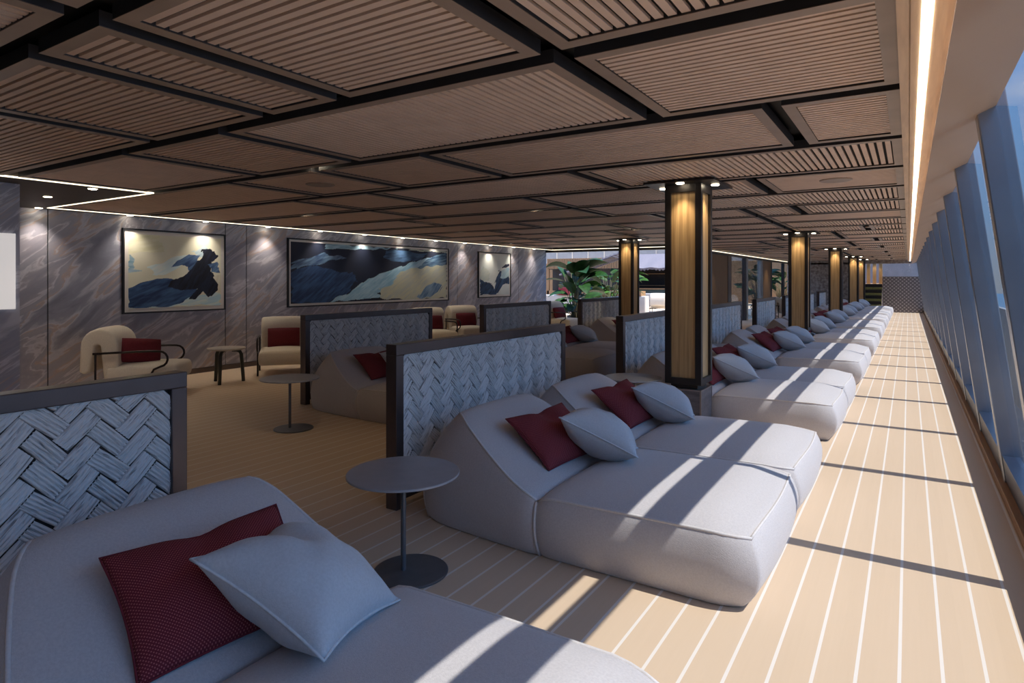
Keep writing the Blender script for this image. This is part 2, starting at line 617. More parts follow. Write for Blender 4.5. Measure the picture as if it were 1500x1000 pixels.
L.new(mx.outputs['Result'], bg.inputs['Color'])
bg.inputs['Strength'].default_value = SKY

sun = bpy.data.lights.new('sun', 'SUN')
sun.energy = SUN
sun.angle = R(0.45)
sun.color = (1.0, 0.95, 0.89)
so = bpy.data.objects.new('sun', sun)
C.objects.link(so)
el = math.atan(1.58)
so.rotation_euler = Vector((math.cos(el), 0, math.sin(el))).to_track_quat('Z', 'Y').to_euler()
so.location = (6, 5, 9)

def spot(loc, aim, power, size=60, blend=0.8, col=(1.0, 0.80, 0.55), radius=0.03, parent=None):
    l = bpy.data.lights.new('spot', 'SPOT')
    l.energy = power
    l.spot_size = R(size)
    l.spot_blend = blend
    l.color = col
    l.shadow_soft_size = radius
    o = bpy.data.objects.new('spot', l)
    C.objects.link(o)
    o.location = loc
    d = Vector(aim) - Vector(loc)
    o.rotation_euler = d.to_track_quat('-Z', 'Y').to_euler()
    return o

# ------------------------------------------------------------------ floor, sea
mb = MB()
mb.box((-30, -10, -0.1), (0.76, 46, 0.0))
struct(mb.obj('floor', M['deck']))
mb = MB()
mb.box((-600, -900, -14.2), (1500, 900, -14.0))
struct(mb.obj('sea', M['sea']))

# ------------------------------------------------------------------ ceiling
ZP = 2.60
mb = MB()
mb.box((-10.7, -9.0, 2.72), (0.155, 18.25, 2.95))
mb.box((-5.55, 18.25, 2.72), (0.155, 37.5, 2.95))
ceiling = struct(mb.obj('ceiling', M['ceil_dark']))
# plain dark alcove ceiling on the left and the strip of soffit along the marble wall
mb = MB()
mb.box((-10.4, -9.0, ZP), (-7.33, 3.80, 2.72))
mb.box((-10.4, 3.80, ZP), (-10.03, 18.25, 2.72))
mb.obj('alcove_soffit', M['alcove'], ceiling)
def seam(n):
    return -0.015 - 0.655 * n
ROW0, ROWP, ROWD = 1.19, 1.327, 1.207
LAY = {
    -1: ([4, 6, 9], 'XYXX'),
    0: ([2, 4, 5, 7], 'YXXXX'),
    1: ([2, 6, 8], 'XYXY'),
    2: ([1, 5, 7, 9], 'XXXXX'),
    3: ([4, 8, 10], 'YYXX'),
    4: ([2, 6, 10], 'XYXX'),
    5: ([6, 11], 'YXY'),
    6: ([2, 3, 5, 9], 'YYYXX'),
}
rnd = random.Random(3)
panels = []
for k in range(-7, 27):
    y0 = ROW0 + ROWP * k
    y1 = y0 + ROWD
    left = -7.30 if y1 < 3.9 else (-10.02 if y1 < 18.2 else -5.42)
    if k in LAY:
        seams, kinds = LAY[k]
    else:
        seams, n = [], 0
        first = True
        while True:
            n += (1 if (first and k % 3 == 0) else rnd.choice((2, 2, 3, 4)))
            first = False
            if seam(n) < left + 0.7:
                break
            seams.append(n)
        kinds = ''.join(rnd.choice('YYX') for _ in range(len(seams) + 1))
    xs = [-0.037] + [seam(n) for n in seams if seam(n) > left + 0.3]
    j = 0
    while j < len(xs):
        xr = xs[j] - (0.0 if j == 0 else 0.053)
        xl = (xs[j + 1] + 0.053) if j + 1 < len(xs) else left
        kd = kinds[j] if j < len(kinds) else 'X'
        panels.append((xl, xr, y0, y1, kd))
        j += 1

def panel_meshes(xl, xr, y0, y1, kd):
    f, s = MB(), MB()
    fw, h = 0.066, 0.066
    for a, b in (((xl, y0), (xr, y0 + fw)), ((xl, y1 - fw), (xr, y1)), ((xl, y0 + fw), (xl + fw, y1 - fw)), ((xr - fw, y0 + fw), (xr, y1 - fw))):
        f.box((a[0], a[1], ZP + 0.002), (b[0], b[1], ZP + h), 1)
        f.box((a[0], a[1], ZP), (b[0], b[1], ZP + 0.004), 0)
    ix0, ix1, iy0, iy1 = xl + fw, xr - fw, y0 + fw, y1 - fw
    f.box((ix0, iy0, ZP + 0.0245), (ix1, iy1, ZP + 0.032), 2)  # black sheet standing in for shade in the slat gaps
    p, sw = 0.0535, 0.034
    lo, hi = (iy0, iy1) if kd == 'X' else (ix0, ix1)
    n = max(1, int(round((hi - lo) / p)))
    p = (hi - lo) / n
    for i in range(n):
        t0 = lo + (i + 0.5) * p - sw / 2
        if kd == 'X':
            s.box((ix0, t0, ZP + 0.010), (ix1, t0 + sw, ZP + 0.024))
        else:
            s.box((t0, iy0, ZP + 0.010), (t0 + sw, iy1, ZP + 0.024))
    return f, s

panels.sort(key=lambda q: math.hypot((q[0] + q[1]) / 2, (q[2] + q[3]) / 2) + (100 if q[3] < -0.5 else 0))
ff, fs = MB(), MB()
for i, q in enumerate(panels):
    f, s = panel_meshes(*q)
    if i < 98:
        po = f.obj('ceiling_panel', [M['ceil_frame'], M['ceil_side'], M['gap_shade']], ceiling)
        s.obj('slat_infill', M['ceil_slat'], po)
    else:
        for src, dst in ((f, ff), (s, fs)):
            o0 = len(dst.v)
            dst.v += src.v
            dst.f += [tuple(a + o0 for a in t) for t in src.f]
            dst.mi += src.mi
po = ff.obj('ceiling_panel', [M['ceil_frame'], M['ceil_side'], M['gap_shade']], ceiling)
po['kind'] = 'stuff'
so2 = fs.obj('slat_infill', M['ceil_slat'], po)
so2['kind'] = 'stuff'
# round flush speakers in three of the panels
for x, y in ((-5.24, 4.45), (-0.62, 7.05), (-0.55, 13.6), (-3.3, 12.2), (-7.2, 8.4)):
    mb = MB()
    mb.lathe([(0.15, ZP + 0.012), (0.15, ZP + 0.004), (0.135, ZP - 0.001), (0.0, ZP - 0.001)][::-1], 28, (x, y))
    mb.obj('speaker_grille', M['ceil_frame'], ceiling, smooth=False)

# trim band with the light line, and the sloping soffit over the windows
mb = MB()
mb.box((-0.036, -9, 2.516), (0.001, 36.0, 2.72))
mb.box((0.006, -9, 2.516), (0.037, 36.0, 2.72))
mb.box((0.072, -9, 2.516), (0.115, 36.0, 2.72))
mb.box((0.001, -9, 2.53), (0.075, 36.0, 2.72))
mb.box((0.115, -9, 2.622), (0.155, 36.0, 2.72))
struct(mb.obj('trim_1', M['trimwood']))
mb = MB()
mb.prism([(0.114, 2.380), (0.384, 2.508), (0.384, 2.522), (0.114, 2.392)], 'y', -9, 36.0)
struct(mb.obj('trim_2', M['soffit']))
led = MB()
led.box((0.0375, -9, 2.512), (0.0715, 35.6, 2.528))
tag(led.obj('light_line', M['led']), 'long straight white light line in the ceiling above the window aisle', 'ceiling light')
for a_, b_, lab in (((-7.33, -9, 2.592), (-7.308, 3.812, 2.606), 'thin warm light line along the near edge of the dark alcove ceiling'),
                   ((-10.05, 3.794, 2.592), (-7.33, 3.812, 2.606), 'short thin warm light line crossing from the alcove edge back to the marble wall'),
                   ((-10.05, 3.812, 2.592), (-10.030, 18.22, 2.606), 'long thin warm light line along the ceiling edge above the marble wall'),
                   ((-10.030, 18.20, 2.592), (-5.42, 18.22, 2.606), 'thin warm light line over the wide opening to the plants'),
                   ((-5.415, 18.22, 2.55), (-5.395, 35.6, 2.566), 'thin warm light line above the wood and glass inner wall')):
    led = MB()
    led.box(a_, b_)
    tag(led.obj('light_line', M['ledside']), lab, 'ceiling light')

# ------------------------------------------------------------------ window wall
def xin(z):
    return 0.62 - 0.128 * z
def xg(z):
    return 0.71 - 0.13 * z
F0, FP = 4.14, 1.885
fk = list(range(-3, 17))
for n, k in enumerate(fk):
    y = F0 + FP * k
    g = MB()
    yb = y + FP
    g.add([(xg(0.27), y + 0.05, 0.27), (xg(0.27), yb - 0.05, 0.27), (xg(3.0), yb - 0.05, 3.0), (xg(3.0), y + 0.05, 3.0)], [(0, 1, 2, 3)])
    wo = struct(g.obj('window_%d' % (n + 1), M['glass']))
    m = MB()
    m.prism([(xin(0.0), 0.0), (xg(0.0) + 0.05, 0.0), (xg(3.0) + 0.05, 3.0), (xin(3.0), 3.0)], 'y', y - 0.055, y + 0.055)
    m.obj('mullion', M['fin'], wo, bevel=0.006)
    s = MB()
    s.prism([(0.632, 0.0), (xg(0.0) + 0.03, 0.0), (xg(0.27) + 0.03, 0.27), (0.598, 0.27)], 'y', y + 0.055, yb - 0.055)
    s.obj('sill_panel', M['kick'], wo)
mb = MB()
mb.prism([(0.62, 0.0), (0.78, 0.0), (0.42, 3.0), (0.30, 3.0)], 'y', -9.0, F0 + FP * fk[0] - 0.06)
struct(mb.obj('wall_right_blocker', M['soffit']))  # unseen wall behind the camera, added to block skylight
mb = MB()
mb.box((0.575, -9, 0.0), (0.72, 36.0, 0.07))
struct(mb.obj('baseboard_right', M['brownkerb'], bevel=0.004))
# white hull terrace wall below the windows, seen through the gaps between the mullions
rail = MB()
for i in range(28):
    rail.box((2.9, -9 + i * 1.7, -2.4), (3.05, -7.33 + i * 1.7, 0.55))
rail.box((0.80, -9, -2.6), (3.05, 38.5, -2.4))
rail.box((0.60, -9, -2.6), (0.80, 38.5, -0.1))
struct(rail.obj('trim_4', M['seaside']))

# ------------------------------------------------------------------ marble walls
mb = MB()
ys = [2.75, 3.90, 6.62, 7.04, 12.95, 13.40, 16.03, 16.54, 18.30]
for a, b in zip(ys[:-1], ys[1:]):
    mb.box((-10.45, a + 0.008, 0.09), (-10.30, b - 0.008, 2.62))
wl = struct(mb.obj('wall_left', M['marble']))
mb = MB()
mb.box((-10.46, 2.75, 0.0), (-10.33, 18.30, 2.62))
mb.obj('dark_joint', M['dark'], wl)
mb = MB()
mb.box((-10.31, 2.75, 0.0), (-10.285, 18.30, 0.085))
struct(mb.obj('baseboard_left', M['bronze']))
mb = MB()
mb.box((-10.45, -9, 0.0), (-7.82, 2.71, 2.60))
struct(mb.obj('wall_near', M['marble']))
mb = MB()
mb.box((-7.82, -9.3, 0.0), (0.76, -9.0, 2.95))
struct(mb.obj('wall_rear_blocker', M['oakback']))  # unseen end wall, added to shut out light from behind
# white panel on the near wall
mb = MB()
mb.box((-7.82, 0.9, 1.30), (-7.79, 2.665, 2.08))
tag(mb.obj('wall_panel', M['screen'], bevel=0.004), 'blank white rectangular panel with added glow on the marble wall at the left edge', 'screen')

# header and back edge over the atrium opening
mb = MB()
mb.box((-10.45, 18.25, 2.52), (-5.42, 18.40, 2.95))
mb.box((-5.55, 18.40, 2.46), (-5.42, 36.4, 2.95))
struct(mb.obj('trim_3', M['dark']))

# ------------------------------------------------------------------ inner wall towards the aft, X = -5.45
mb = MB()
mb.box((-5.56, 19.6, 0.0), (-5.46, 22.9, 2.46))
mb.box((-5.56, 29.3, 0.0), (-5.46, 31.1, 2.46))
wc = struct(mb.obj('wall_center', M['oakback']))
for j, (a, b) in enumerate(((22.9, 25.7), (26.1, 28.7))):
    g = MB()
    g.box((-5.515, a + 0.5 if j == 0 else a, 0.0), (-5.505, b, 2.46))
    d = struct(g.obj('door_%d' % (j + 1), M['glass']))
    m = MB()
    if j == 0:
        m.box((-5.56, 22.9, 0), (-5.44, 23.4, 2.46))
    m.box((-5.57, b, 0), (-5.43, b + 0.36, 2.46))
    m.obj('door_frame', M['bronze'] if j == 0 else M['chrome'], d)
    m = MB()
    m.box((-5.43, b + 0.05, 0), (-5.40, b + 0.30, 2.46))
    m.obj('door_post', M['chrome'], d)
mb = MB()
mb.box((-9.2, 29.0, 0), (-7.6, 29.3, 3.0))
struct(mb.obj('wall_stone', M['stone']))
mb = MB()
mb.box((-5.56, 31.1, 0.0), (-5.46, 31.5, 2.46))
mb.box((-5.56, 34.6, 0.0), (-5.46, 35.0, 2.46))
mb.obj('wall_post', M['dark'], wc)

# ------------------------------------------------------------------ far end of the deck
mb = MB()
mb.box((-1.10, 36.0, 0.0), (0.74, 36.2, 1.77))
ew = struct(mb.obj('wall_end', M['pattern'] if 'pattern' in M else M['weave']))
mb = MB()
mb.box((-1.10, 36.07, 1.77), (0.74, 36.1, 2.40))
g = struct(mb.obj('window_30', M['glass']))
mb = MB()
mb.box((-5.5, 36.2, 0.0), (-2.0, 36.4, 2.5))
mb.box((-5.5, 36.2, 2.42), (0.76, 36.5, 2.95))
struct(mb.obj('wall_aft', M['stone']))
mb = MB()
mb.box((-5.5, 43.5, 0.0), (1.2, 43.7, 3.6))
struct(mb.obj('wall_back', M['screen2']))
st = thing('stair', 'short flight of olive green steps at the far end beside the patterned screen', 'stairs', (-1.55, 34.6, 0))
for i in range(5):
    mb = MB()
    mb.box((-0.45, i * 0.3, i * 0.28 + 0.0), (0.44, i * 0.3 + 0.30, i * 0.28 + 0.12))
    mb.box((-0.45, i * 0.3 + 0.02, 0.0 if i == 0 else i * 0.28 - 0.16), (0.44, i * 0.3 + 0.30, i * 0.28))
    mb.obj('step', M['green'], st, bevel=0.01)
    mb = MB()
    mb.box((-0.44, i * 0.3 + 0.28, i * 0.28 + 0.12), (0.43, i * 0.3 + 0.30, i * 0.28 + 0.28))
    mb.obj('riser', M['dark'], st)
mb = MB()
mb.box((-2.0, 36.2, 1.20), (-1.1, 43.5, 1.40))
struct(mb.obj('floor_upper', M['oakback']))

# ------------------------------------------------------------------ weave and diamond screens
def weave_mesh(Lx, H, s=0.086, cords=5, along=4):
    """Twill of flat cord bundles at 45 degrees; panel in the local (y,z) plane, relief towards +x."""
    verts, faces, uvs = [], [], []
    rt = math.sqrt(0.5)
    rr = random.Random(5)
    n = int((Lx + H) / s / rt) + 8
    def emit(a0, a1, b0, b1, dirn):
        # bundle runs along a if dirn==0 else along b
        loff = rr.random() * 50
        pts = []
        na, nc = along, cords * 6
        l0, l1 = (a0, a1) if dirn == 0 else (b0, b1)
        c0, c1 = (b0, b1) if dirn == 0 else (a0, a1)
        sk = rr.uniform(-0.012, 0.012)
        for i in range(na + 1):
            t = i / na
            for j in range(nc + 1):
                q = j / nc
                cen = 0.0145 + 0.0075 * math.sin(PI * t) ** 0.7
                ridge = abs(math.sin(PI * q * cords)) ** 0.45
                hgt = cen + 0.015 * ridge - 0.004 * (2 * q - 1) ** 6 - 0.016
                l = l0 + (l1 - l0) * t
                c = c0 + (c1 - c0) * (0.03 + 0.94 * q) + sk * (t - 0.5)
                a, b = (l, c) if dirn == 0 else (c, l)
                y = (a - b) * rt
                z = (a + b) * rt
                pts.append((hgt, y, z, t * 0.2 + loff, q * 0.1 + loff))
        o = len(verts)
        ok = [(0.0 <= p[1] <= Lx and 0.0 <= p[2] <= H) for p in pts]
        if not any(ok):
            return
        for p in pts:
            verts.append((p[0], min(max(p[1], 0), Lx), min(max(p[2], 0), H)))
        for i in range(na):
            for j in range(nc):
                q4 = [o + i * (nc + 1) + j, o + i * (nc + 1) + j + 1, o + (i + 1) * (nc + 1) + j + 1, o + (i + 1) * (nc + 1) + j]
                if dirn == 0:
                    q4 = q4[::-1]
                ii = [k - o for k in q4]
                if not any(ok[k] for k in ii):
                    continue
                faces.append(q4)
                uvs.extend([(pts[k][3], pts[k][4]) for k in ii])
    N_ = n
    for i in range(-N_, N_):
        for j in range(-N_, N_):
            # a-bundle on top where (i+j)%4 in (0,1): start of the float at 0
            a, b = i * s, j * s
            y, z = (a - b) * rt, (a + b) * rt
            if y < -3 * s or y > Lx + 3 * s or z < -4 * s or z > H + 3 * s:
                continue
            m = (i - j) % 4
            if m == 0:
                emit(a, a + 2 * s, b, b + s, 0)
            if m == 3:
                # transverse bundle covering (i, j..j+1)
                emit(a, a + s, b, b + 2 * s, 1)
    me = bpy.data.meshes.new('woven_infill')
    me.from_pydata(verts, [], faces)
    me.materials.append(M['weave'])
    uvl = me.uv_layers.new(name='UVMap')
    for k, t in enumerate(uvs):
        uvl.data[k].uv = t
    me.polygons.foreach_set('use_smooth', [True] * len(me.polygons))
    me.update()
    return me

PL, PH, PT = 2.52, 1.15, 0.10
IL, IH = PL - 0.15, 0.94
weave_me = weave_mesh(IL, IH)
def make_screen(label, loc, group=None):
    t = thing('woven_screen', label, 'screen', loc)
    # local: front face at x=0 facing +x, y 0..PL
    f = MB()
    f.box((-PT, 0, PH - 0.075), (0, PL, PH))
    f.box((-PT, 0, 0.0), (0, 0.075, PH - 0.075))
    f.box((-PT, PL - 0.075, 0.0), (0, PL, PH - 0.075))
    f.box((-PT, 0.075, 0.06), (0, PL - 0.075, 0.135))
    f.obj('frame', M['bronze'], t, bevel=0.004)
    b = MB()
    b.box((-PT + 0.02, 0.075, 0.135), (-0.032, PL - 0.075, PH - 0.075))
    b.obj('backing', M['dark'], t)
    o = bpy.data.objects.new('woven_infill', weave_me)
    C.objects.link(o)
    o.parent = t
    o.location = (-0.032, 0.075, 0.135)
    return t
screen0 = None
def place_screen(x, y, label):
    global screen0
    if screen0 is None:
        screen0 = make_screen(label, (x, y, 0), 'woven screens behind the loungers')
        screen0['group'] = 'woven screens behind the loungers'
        return screen0
    c = copy_tree(screen0)
    c.location = (x, y, 0)
    c['label'] = label
    return c
SX = -2.99
place_screen(SX, -0.80, 'nearest dark framed woven screen at the left edge behind the foreground lounger')
place_screen(SX, 3.20, 'dark framed woven screen behind the first full pair of loungers, beside the round table')
for k, nm in ((2, 'woven screen just left of the nearest wooden column'), (3, 'woven screen seen right behind the nearest wooden column'),
              (4, 'woven screen left of the second aisle column, behind the fourth pair of loungers'), (5, 'woven screen half hidden behind the second aisle column'),
              (6, 'woven screen left of the third aisle column'), (7, 'small far woven screen beyond the third aisle column')):
    place_screen(SX, 3.20 + 4.03 * (k - 1) + (0.03 if k < 4 else 0), nm)
place_screen(-6.51, 5.29, 'woven screen behind the inner loungers, left of the centre, in front of the armchairs')
place_screen(-6.51, 9.26, 'second woven screen of the inner row, below the small square picture')
place_screen(-6.51, 13.25, 'third woven screen of the inner row, in front of the leafy plants')

# ------------------------------------------------------------------ loungers
LW = 1.285
def interp(x, pts):
    for (a, fa), (b, fb) in zip(pts[:-1], pts[1:]):
        if x <= b:
            t = (x - a) / (b - a)
            t = max(0, min(1, t))
            return fa + (fb - fa) * t
    return pts[-1][1]
BACK_TOP = [(0.22, 0.63), (0.27, 0.695), (0.33, 0.705), (0.45, 0.645), (0.67, 0.52), (0.87, 0.415), (0.97, 0.375), (1.07, 0.345)]
def smooth_top(x):
    return sum(interp(x + d, BACK_TOP) for d in (-0.04, -0.02, 0, 0.02, 0.04)) / 5
def side_y(v, w, x):
    bul = 0.035 * (1 - (2 * w - 1) ** 2) - 0.035 * (1 - w) ** 2
    y = v * LW
    return y + (2 * v - 1) * (bul - 0.012)
def back_fn(u, v, w):
    head = (1 - w) ** 2 * 0.13 + 2 * w * (1 - w) * -0.03 + w * w * 0.28
    head -= 0.02 * (1 - (2 * v - 1) ** 2)
    x = head + (1.06 - head) * u
    xt = 0.28 + (1.06 - 0.28) * u
    crown = 0.035 * (1 - (2 * v - 1) ** 4)
    z = (smooth_top(xt) + crown * min(1, 4 * u + 0.25)) * w
    dip = 0.018 * max(0, (u - 0.9) / 0.1) ** 2
    y = side_y(v, w, x)
    y -= (2 * v - 1) * dip
    y += ((1 - v) * (0.08 + 0.18 * w) - v * (0.03 + 0.08 * w)) * (1 - u) ** 1.4
    if u < 0.25:
        y -= (2 * v - 1) * 0.05 * ((0.25 - u) / 0.25) ** 2
    if w > 0.9:
        z -= dip * 1.0
    return (x, y, z)
def seat_fn(u, v, w):
    foot = 2.235 + 0.05 * (1 - (2 * w - 1) ** 2) + 0.03 * (1 - (2 * v - 1) ** 2) - 0.05 * (1 - w) ** 3
    x = 1.063 + (foot - 1.063) * u
    zt = interp(u, [(0, 0.342), (0.06, 0.362), (0.5, 0.372), (0.85, 0.375), (1, 0.362)])
    crown = 0.065 * (1 - (2 * v - 1) ** 4) * min(1, 0.35 + 3 * u) * min(1, 0.35 + 3.5 * (1 - u))
    z = (zt + crown) * w
    dip = 0.018 * max(0, (0.1 - u) / 0.1) ** 2
    y = side_y(v, w, x) - (2 * v - 1) * dip
    if u > 0.85:
        y -= (2 * v - 1) * 0.05 * ((u - 0.85) / 0.15) ** 2
    if w > 0.9:
        z -= dip
    return (x, y, z)
def edge_path(fn, off=0.006):
    return fn
def make_lounger(label, loc):
    t = thing('chaise_lounger', label, 'lounger', loc)
    b = MB()
    b.boxgrid(24, 18, 10, back_fn)
    bo = b.obj('back_section', M['fabric'], t, smooth=True, bevel=0.014, segs=2)
    s = MB()
    s.boxgrid(22, 18, 8, seat_fn)
    se = s.obj('seat_section', M['fabric'], t, smooth=True, bevel=0.014, segs=2)
    d = 0.003
    p, q = MB(), MB()
    for vv in (0.0, 1.0):
        sg = d if vv == 0 else -d
        p.tube([Vector(back_fn(u, vv, 1.0)) + Vector((0, sg, -d)) for u in [i / 20 for i in range(0, 21)]], 0.0085, 6)
        q.tube([Vector(seat_fn(u, vv, 1.0)) + Vector((0, sg, -d)) for u in [i / 20 for i in range(0, 21)]], 0.0085, 6)
        p.tube([Vector(back_fn(0, vv, w_)) + Vector((d, sg, 0)) for w_ in [i / 8 for i in range(0, 9)]], 0.0075, 6)
        q.tube([Vector(seat_fn(0.0, vv, w_)) + Vector((0, -sg * 0.9, 0)) for w_ in [i / 8 for i in range(0, 9)]], 0.009, 6)
    q.tube([Vector(seat_fn(1, v_, 1.0)) + Vector((-d, 0, -d)) for v_ in [i / 20 for i in range(21)]], 0.0085, 6)
    p.tube([Vector(back_fn(0, v_, 1.0)) + Vector((d, 0, -d)) for v_ in [i / 20 for i in range(21)]], 0.0085, 6)
    p.obj('piping', M['piping'], bo, smooth=True)
    q.obj('piping', M['piping'], se, smooth=True)
    return t

# ------------------------------------------------------------------ pillows
def pillow_fn(a, b, T, pinch=0.07, dent=0.0, seed=0):
    rr = random.Random(seed)
    ph = [rr.uniform(0, 6.28) for _ in range(4)]
    def fn(u, v, sgn):
        x = a * u * (1 - pinch * (1 - v * v))
        y = b * v * (1 - pinch * (1 - u * u))
        h = max(0.0, (1 - abs(u) ** 2.4)) ** 0.62 * max(0.0, (1 - abs(v) ** 2.4)) ** 0.62
        z = sgn * T * h
        z += 0.006 * math.sin(9 * u + ph[0]) * math.sin(7 * v + ph[1]) * h
        if dent:
            g = math.exp(-(v / 0.22) ** 2) * max(0, (-u + 0.15)) ** 1.5
            z -= sgn * dent * g * h
            x += a * 0.10 * math.exp(-(v / 0.25) ** 2) * max(0, -u) ** 3
        return (x, y, z)
    return fn
def pillow_mesh(name, fn, m, n=22):
    b = MB()
    def par(i):
        t = 2 * i - 1
        return math.sin(t * PI / 2) * 0.5 + t * 0.5
    b.grid(n, n, lambda i, j: fn(par(i), par(j), 1))
    o = len(b.v)
    b.grid(n, n, lambda i, j: fn(par(1 - i), par(j), -1))
    me = b.mesh(name, m, True)
    bm = bmesh.new()
    bm.from_mesh(me)
    bmesh.ops.remove_doubles(bm, verts=bm.verts, dist=0.0004)
    bm.to_mesh(me)
    bm.free()
    me.polygons.foreach_set('use_smooth', [True] * len(me.polygons))
    return me
def pipe_mesh(name, fn, m, r=0.005):
    b = MB()
    pts = []
    for s_ in range(4):
        for i in range(16):
            t = -1 + 2 * i / 16
            u, v = [(t, -1), (1, t), (-t, 1), (-1, -t)][s_]
            pts.append(fn(u, v, 1))
    b.tube(pts, r, 6, closed=True)
    return b.mesh(name, m, True)
redfn = pillow_fn(0.225, 0.305, 0.085, 0.06, 0.05, 2)
palefn = pillow_fn(0.275, 0.255, 0.155, 0.11, 0.13, 4)
RED_ME = pillow_mesh('red_pillow', redfn, M['red'])
PALE_ME = pillow_mesh('pale_pillow', palefn, M['pillow'])
RED_PIPE = pipe_mesh('piping', redfn, M['redplain'], 0.004)
PALE_PIPE = pipe_mesh('piping', palefn, M['pillow_pipe'], 0.005)
def place_pillow(kind, base, label, group, jit=0):
    me, pm = (RED_ME, RED_PIPE) if kind == 'red' else (PALE_ME, PALE_PIPE)
    o = bpy.data.objects.new('red_pillow' if kind == 'red' else 'pale_pillow', me)
    C.objects.link(o)
    rr = random.Random(jit)
    if kind == 'red':
        o.location = Vector(base) + Vector((0.85, 0.65, 0.555))
        o.rotation_euler = Euler((R(2), R(37), R(-6 + rr.uniform(-4, 4))), 'XYZ')
    else:
        o.location = Vector(base) + Vector((1.11, 0.80, 0.562))
        o.rotation_euler = Euler((R(-9), R(24), R(15 + rr.uniform(-3, 3))), 'XYZ')
    tag(o, label, 'pillow', group)
    p = bpy.data.objects.new('piping', pm)
    C.objects.link(p)
    p.parent = o
    return o

lounger0 = None
def place_lounger(x, y, desc, jit):
    """desc: where this lounger is, in words, e.g. 'first lounger ...'"""
    global lounger0
    lab = 'pale grey upholstered chaise lounger, ' + desc
    if lounger0 is None:
        lounger0 = make_lounger(lab, (x, y, 0))
        lounger0['group'] = 'pale grey chaise loungers'
        t = lounger0
    else:
        t = copy_tree(lounger0)
        t.location = (x, y, 0)
        t['label'] = lab
    place_pillow('red', (x, y, 0), 'burgundy pillow on the grey lounger ' + desc, 'burgundy pillows on the loungers', jit)
    place_pillow('pale', (x, y, 0), 'pale blue-grey pillow on the grey lounger ' + desc, 'pale pillows on the loungers', jit + 50)
    return t
HX = -2.87
place_lounger(HX, 0.62, 'in the left foreground', 1)
PAIR_Y = [3.07, 6.82, 10.70, 14.65, 18.60, 22.55, 26.45, 30.35]
n = 1
for i, y in enumerate(PAIR_Y):
    for h in (0, 1):
        place_lounger(HX, y + h * 1.30, '%s along the window aisle beyond the foreground one' % ORD[n - 1], 3 + n)
        n += 1
IN_Y = [5.02, 8.75, 12.90]
n = 1
for y in IN_Y:
    for h in ((0, 1) if y < 12 else (0,)):
        place_lounger(-6.38, y + h * 1.30, '%s from the front in the inner row' % ORD[n - 1], 40 + n)
        n += 1

# ------------------------------------------------------------------ round side tables
def make_table(label, loc):
    t = thing('side_table', label, 'side table', loc)
    a = MB()
    a.lathe([(0.0, 0.0), (0.200, 0.0), (0.205, 0.004), (0.205, 0.010), (0.20, 0.014), (0.0, 0.014)], 48)
    a.obj('base', M['steel'], t)
    a = MB()
    a.lathe([(0.0145, 0.012), (0.0145, 0.537)], 16, (-0.035, -0.02))
    a.obj('stem', M['steel'], t, smooth=False)
    a = MB()
    a.lathe([(0.0, 0.535), (0.300, 0.535), (0.307, 0.539), (0.307, 0.547), (0.304, 0.550), (0.0, 0.550)], 56, (-0.035, -0.02))
    a.obj('table_top', M['tabletop'], t)
    return t
t0 = make_table('round grey metal side table between the foreground lounger and the first pair', (-2.30, 2.574, 0))
t0['group'] = 'round metal side tables'
for x, y, lab in ((-5.575, 4.374, 'round grey metal side table on the open floor left of the centre'),
                  (-2.48, 6.40, 'round grey metal side table standing left of the nearest wooden column'),
                  (-2.42, 10.28, 'round grey metal side table between the second and third pair of aisle loungers'),
                  (-5.75, 8.33, 'round grey metal side table between the inner pairs of loungers')):
    c = copy_tree(t0)
    c.location = (x, y, 0)
    c['label'] = lab

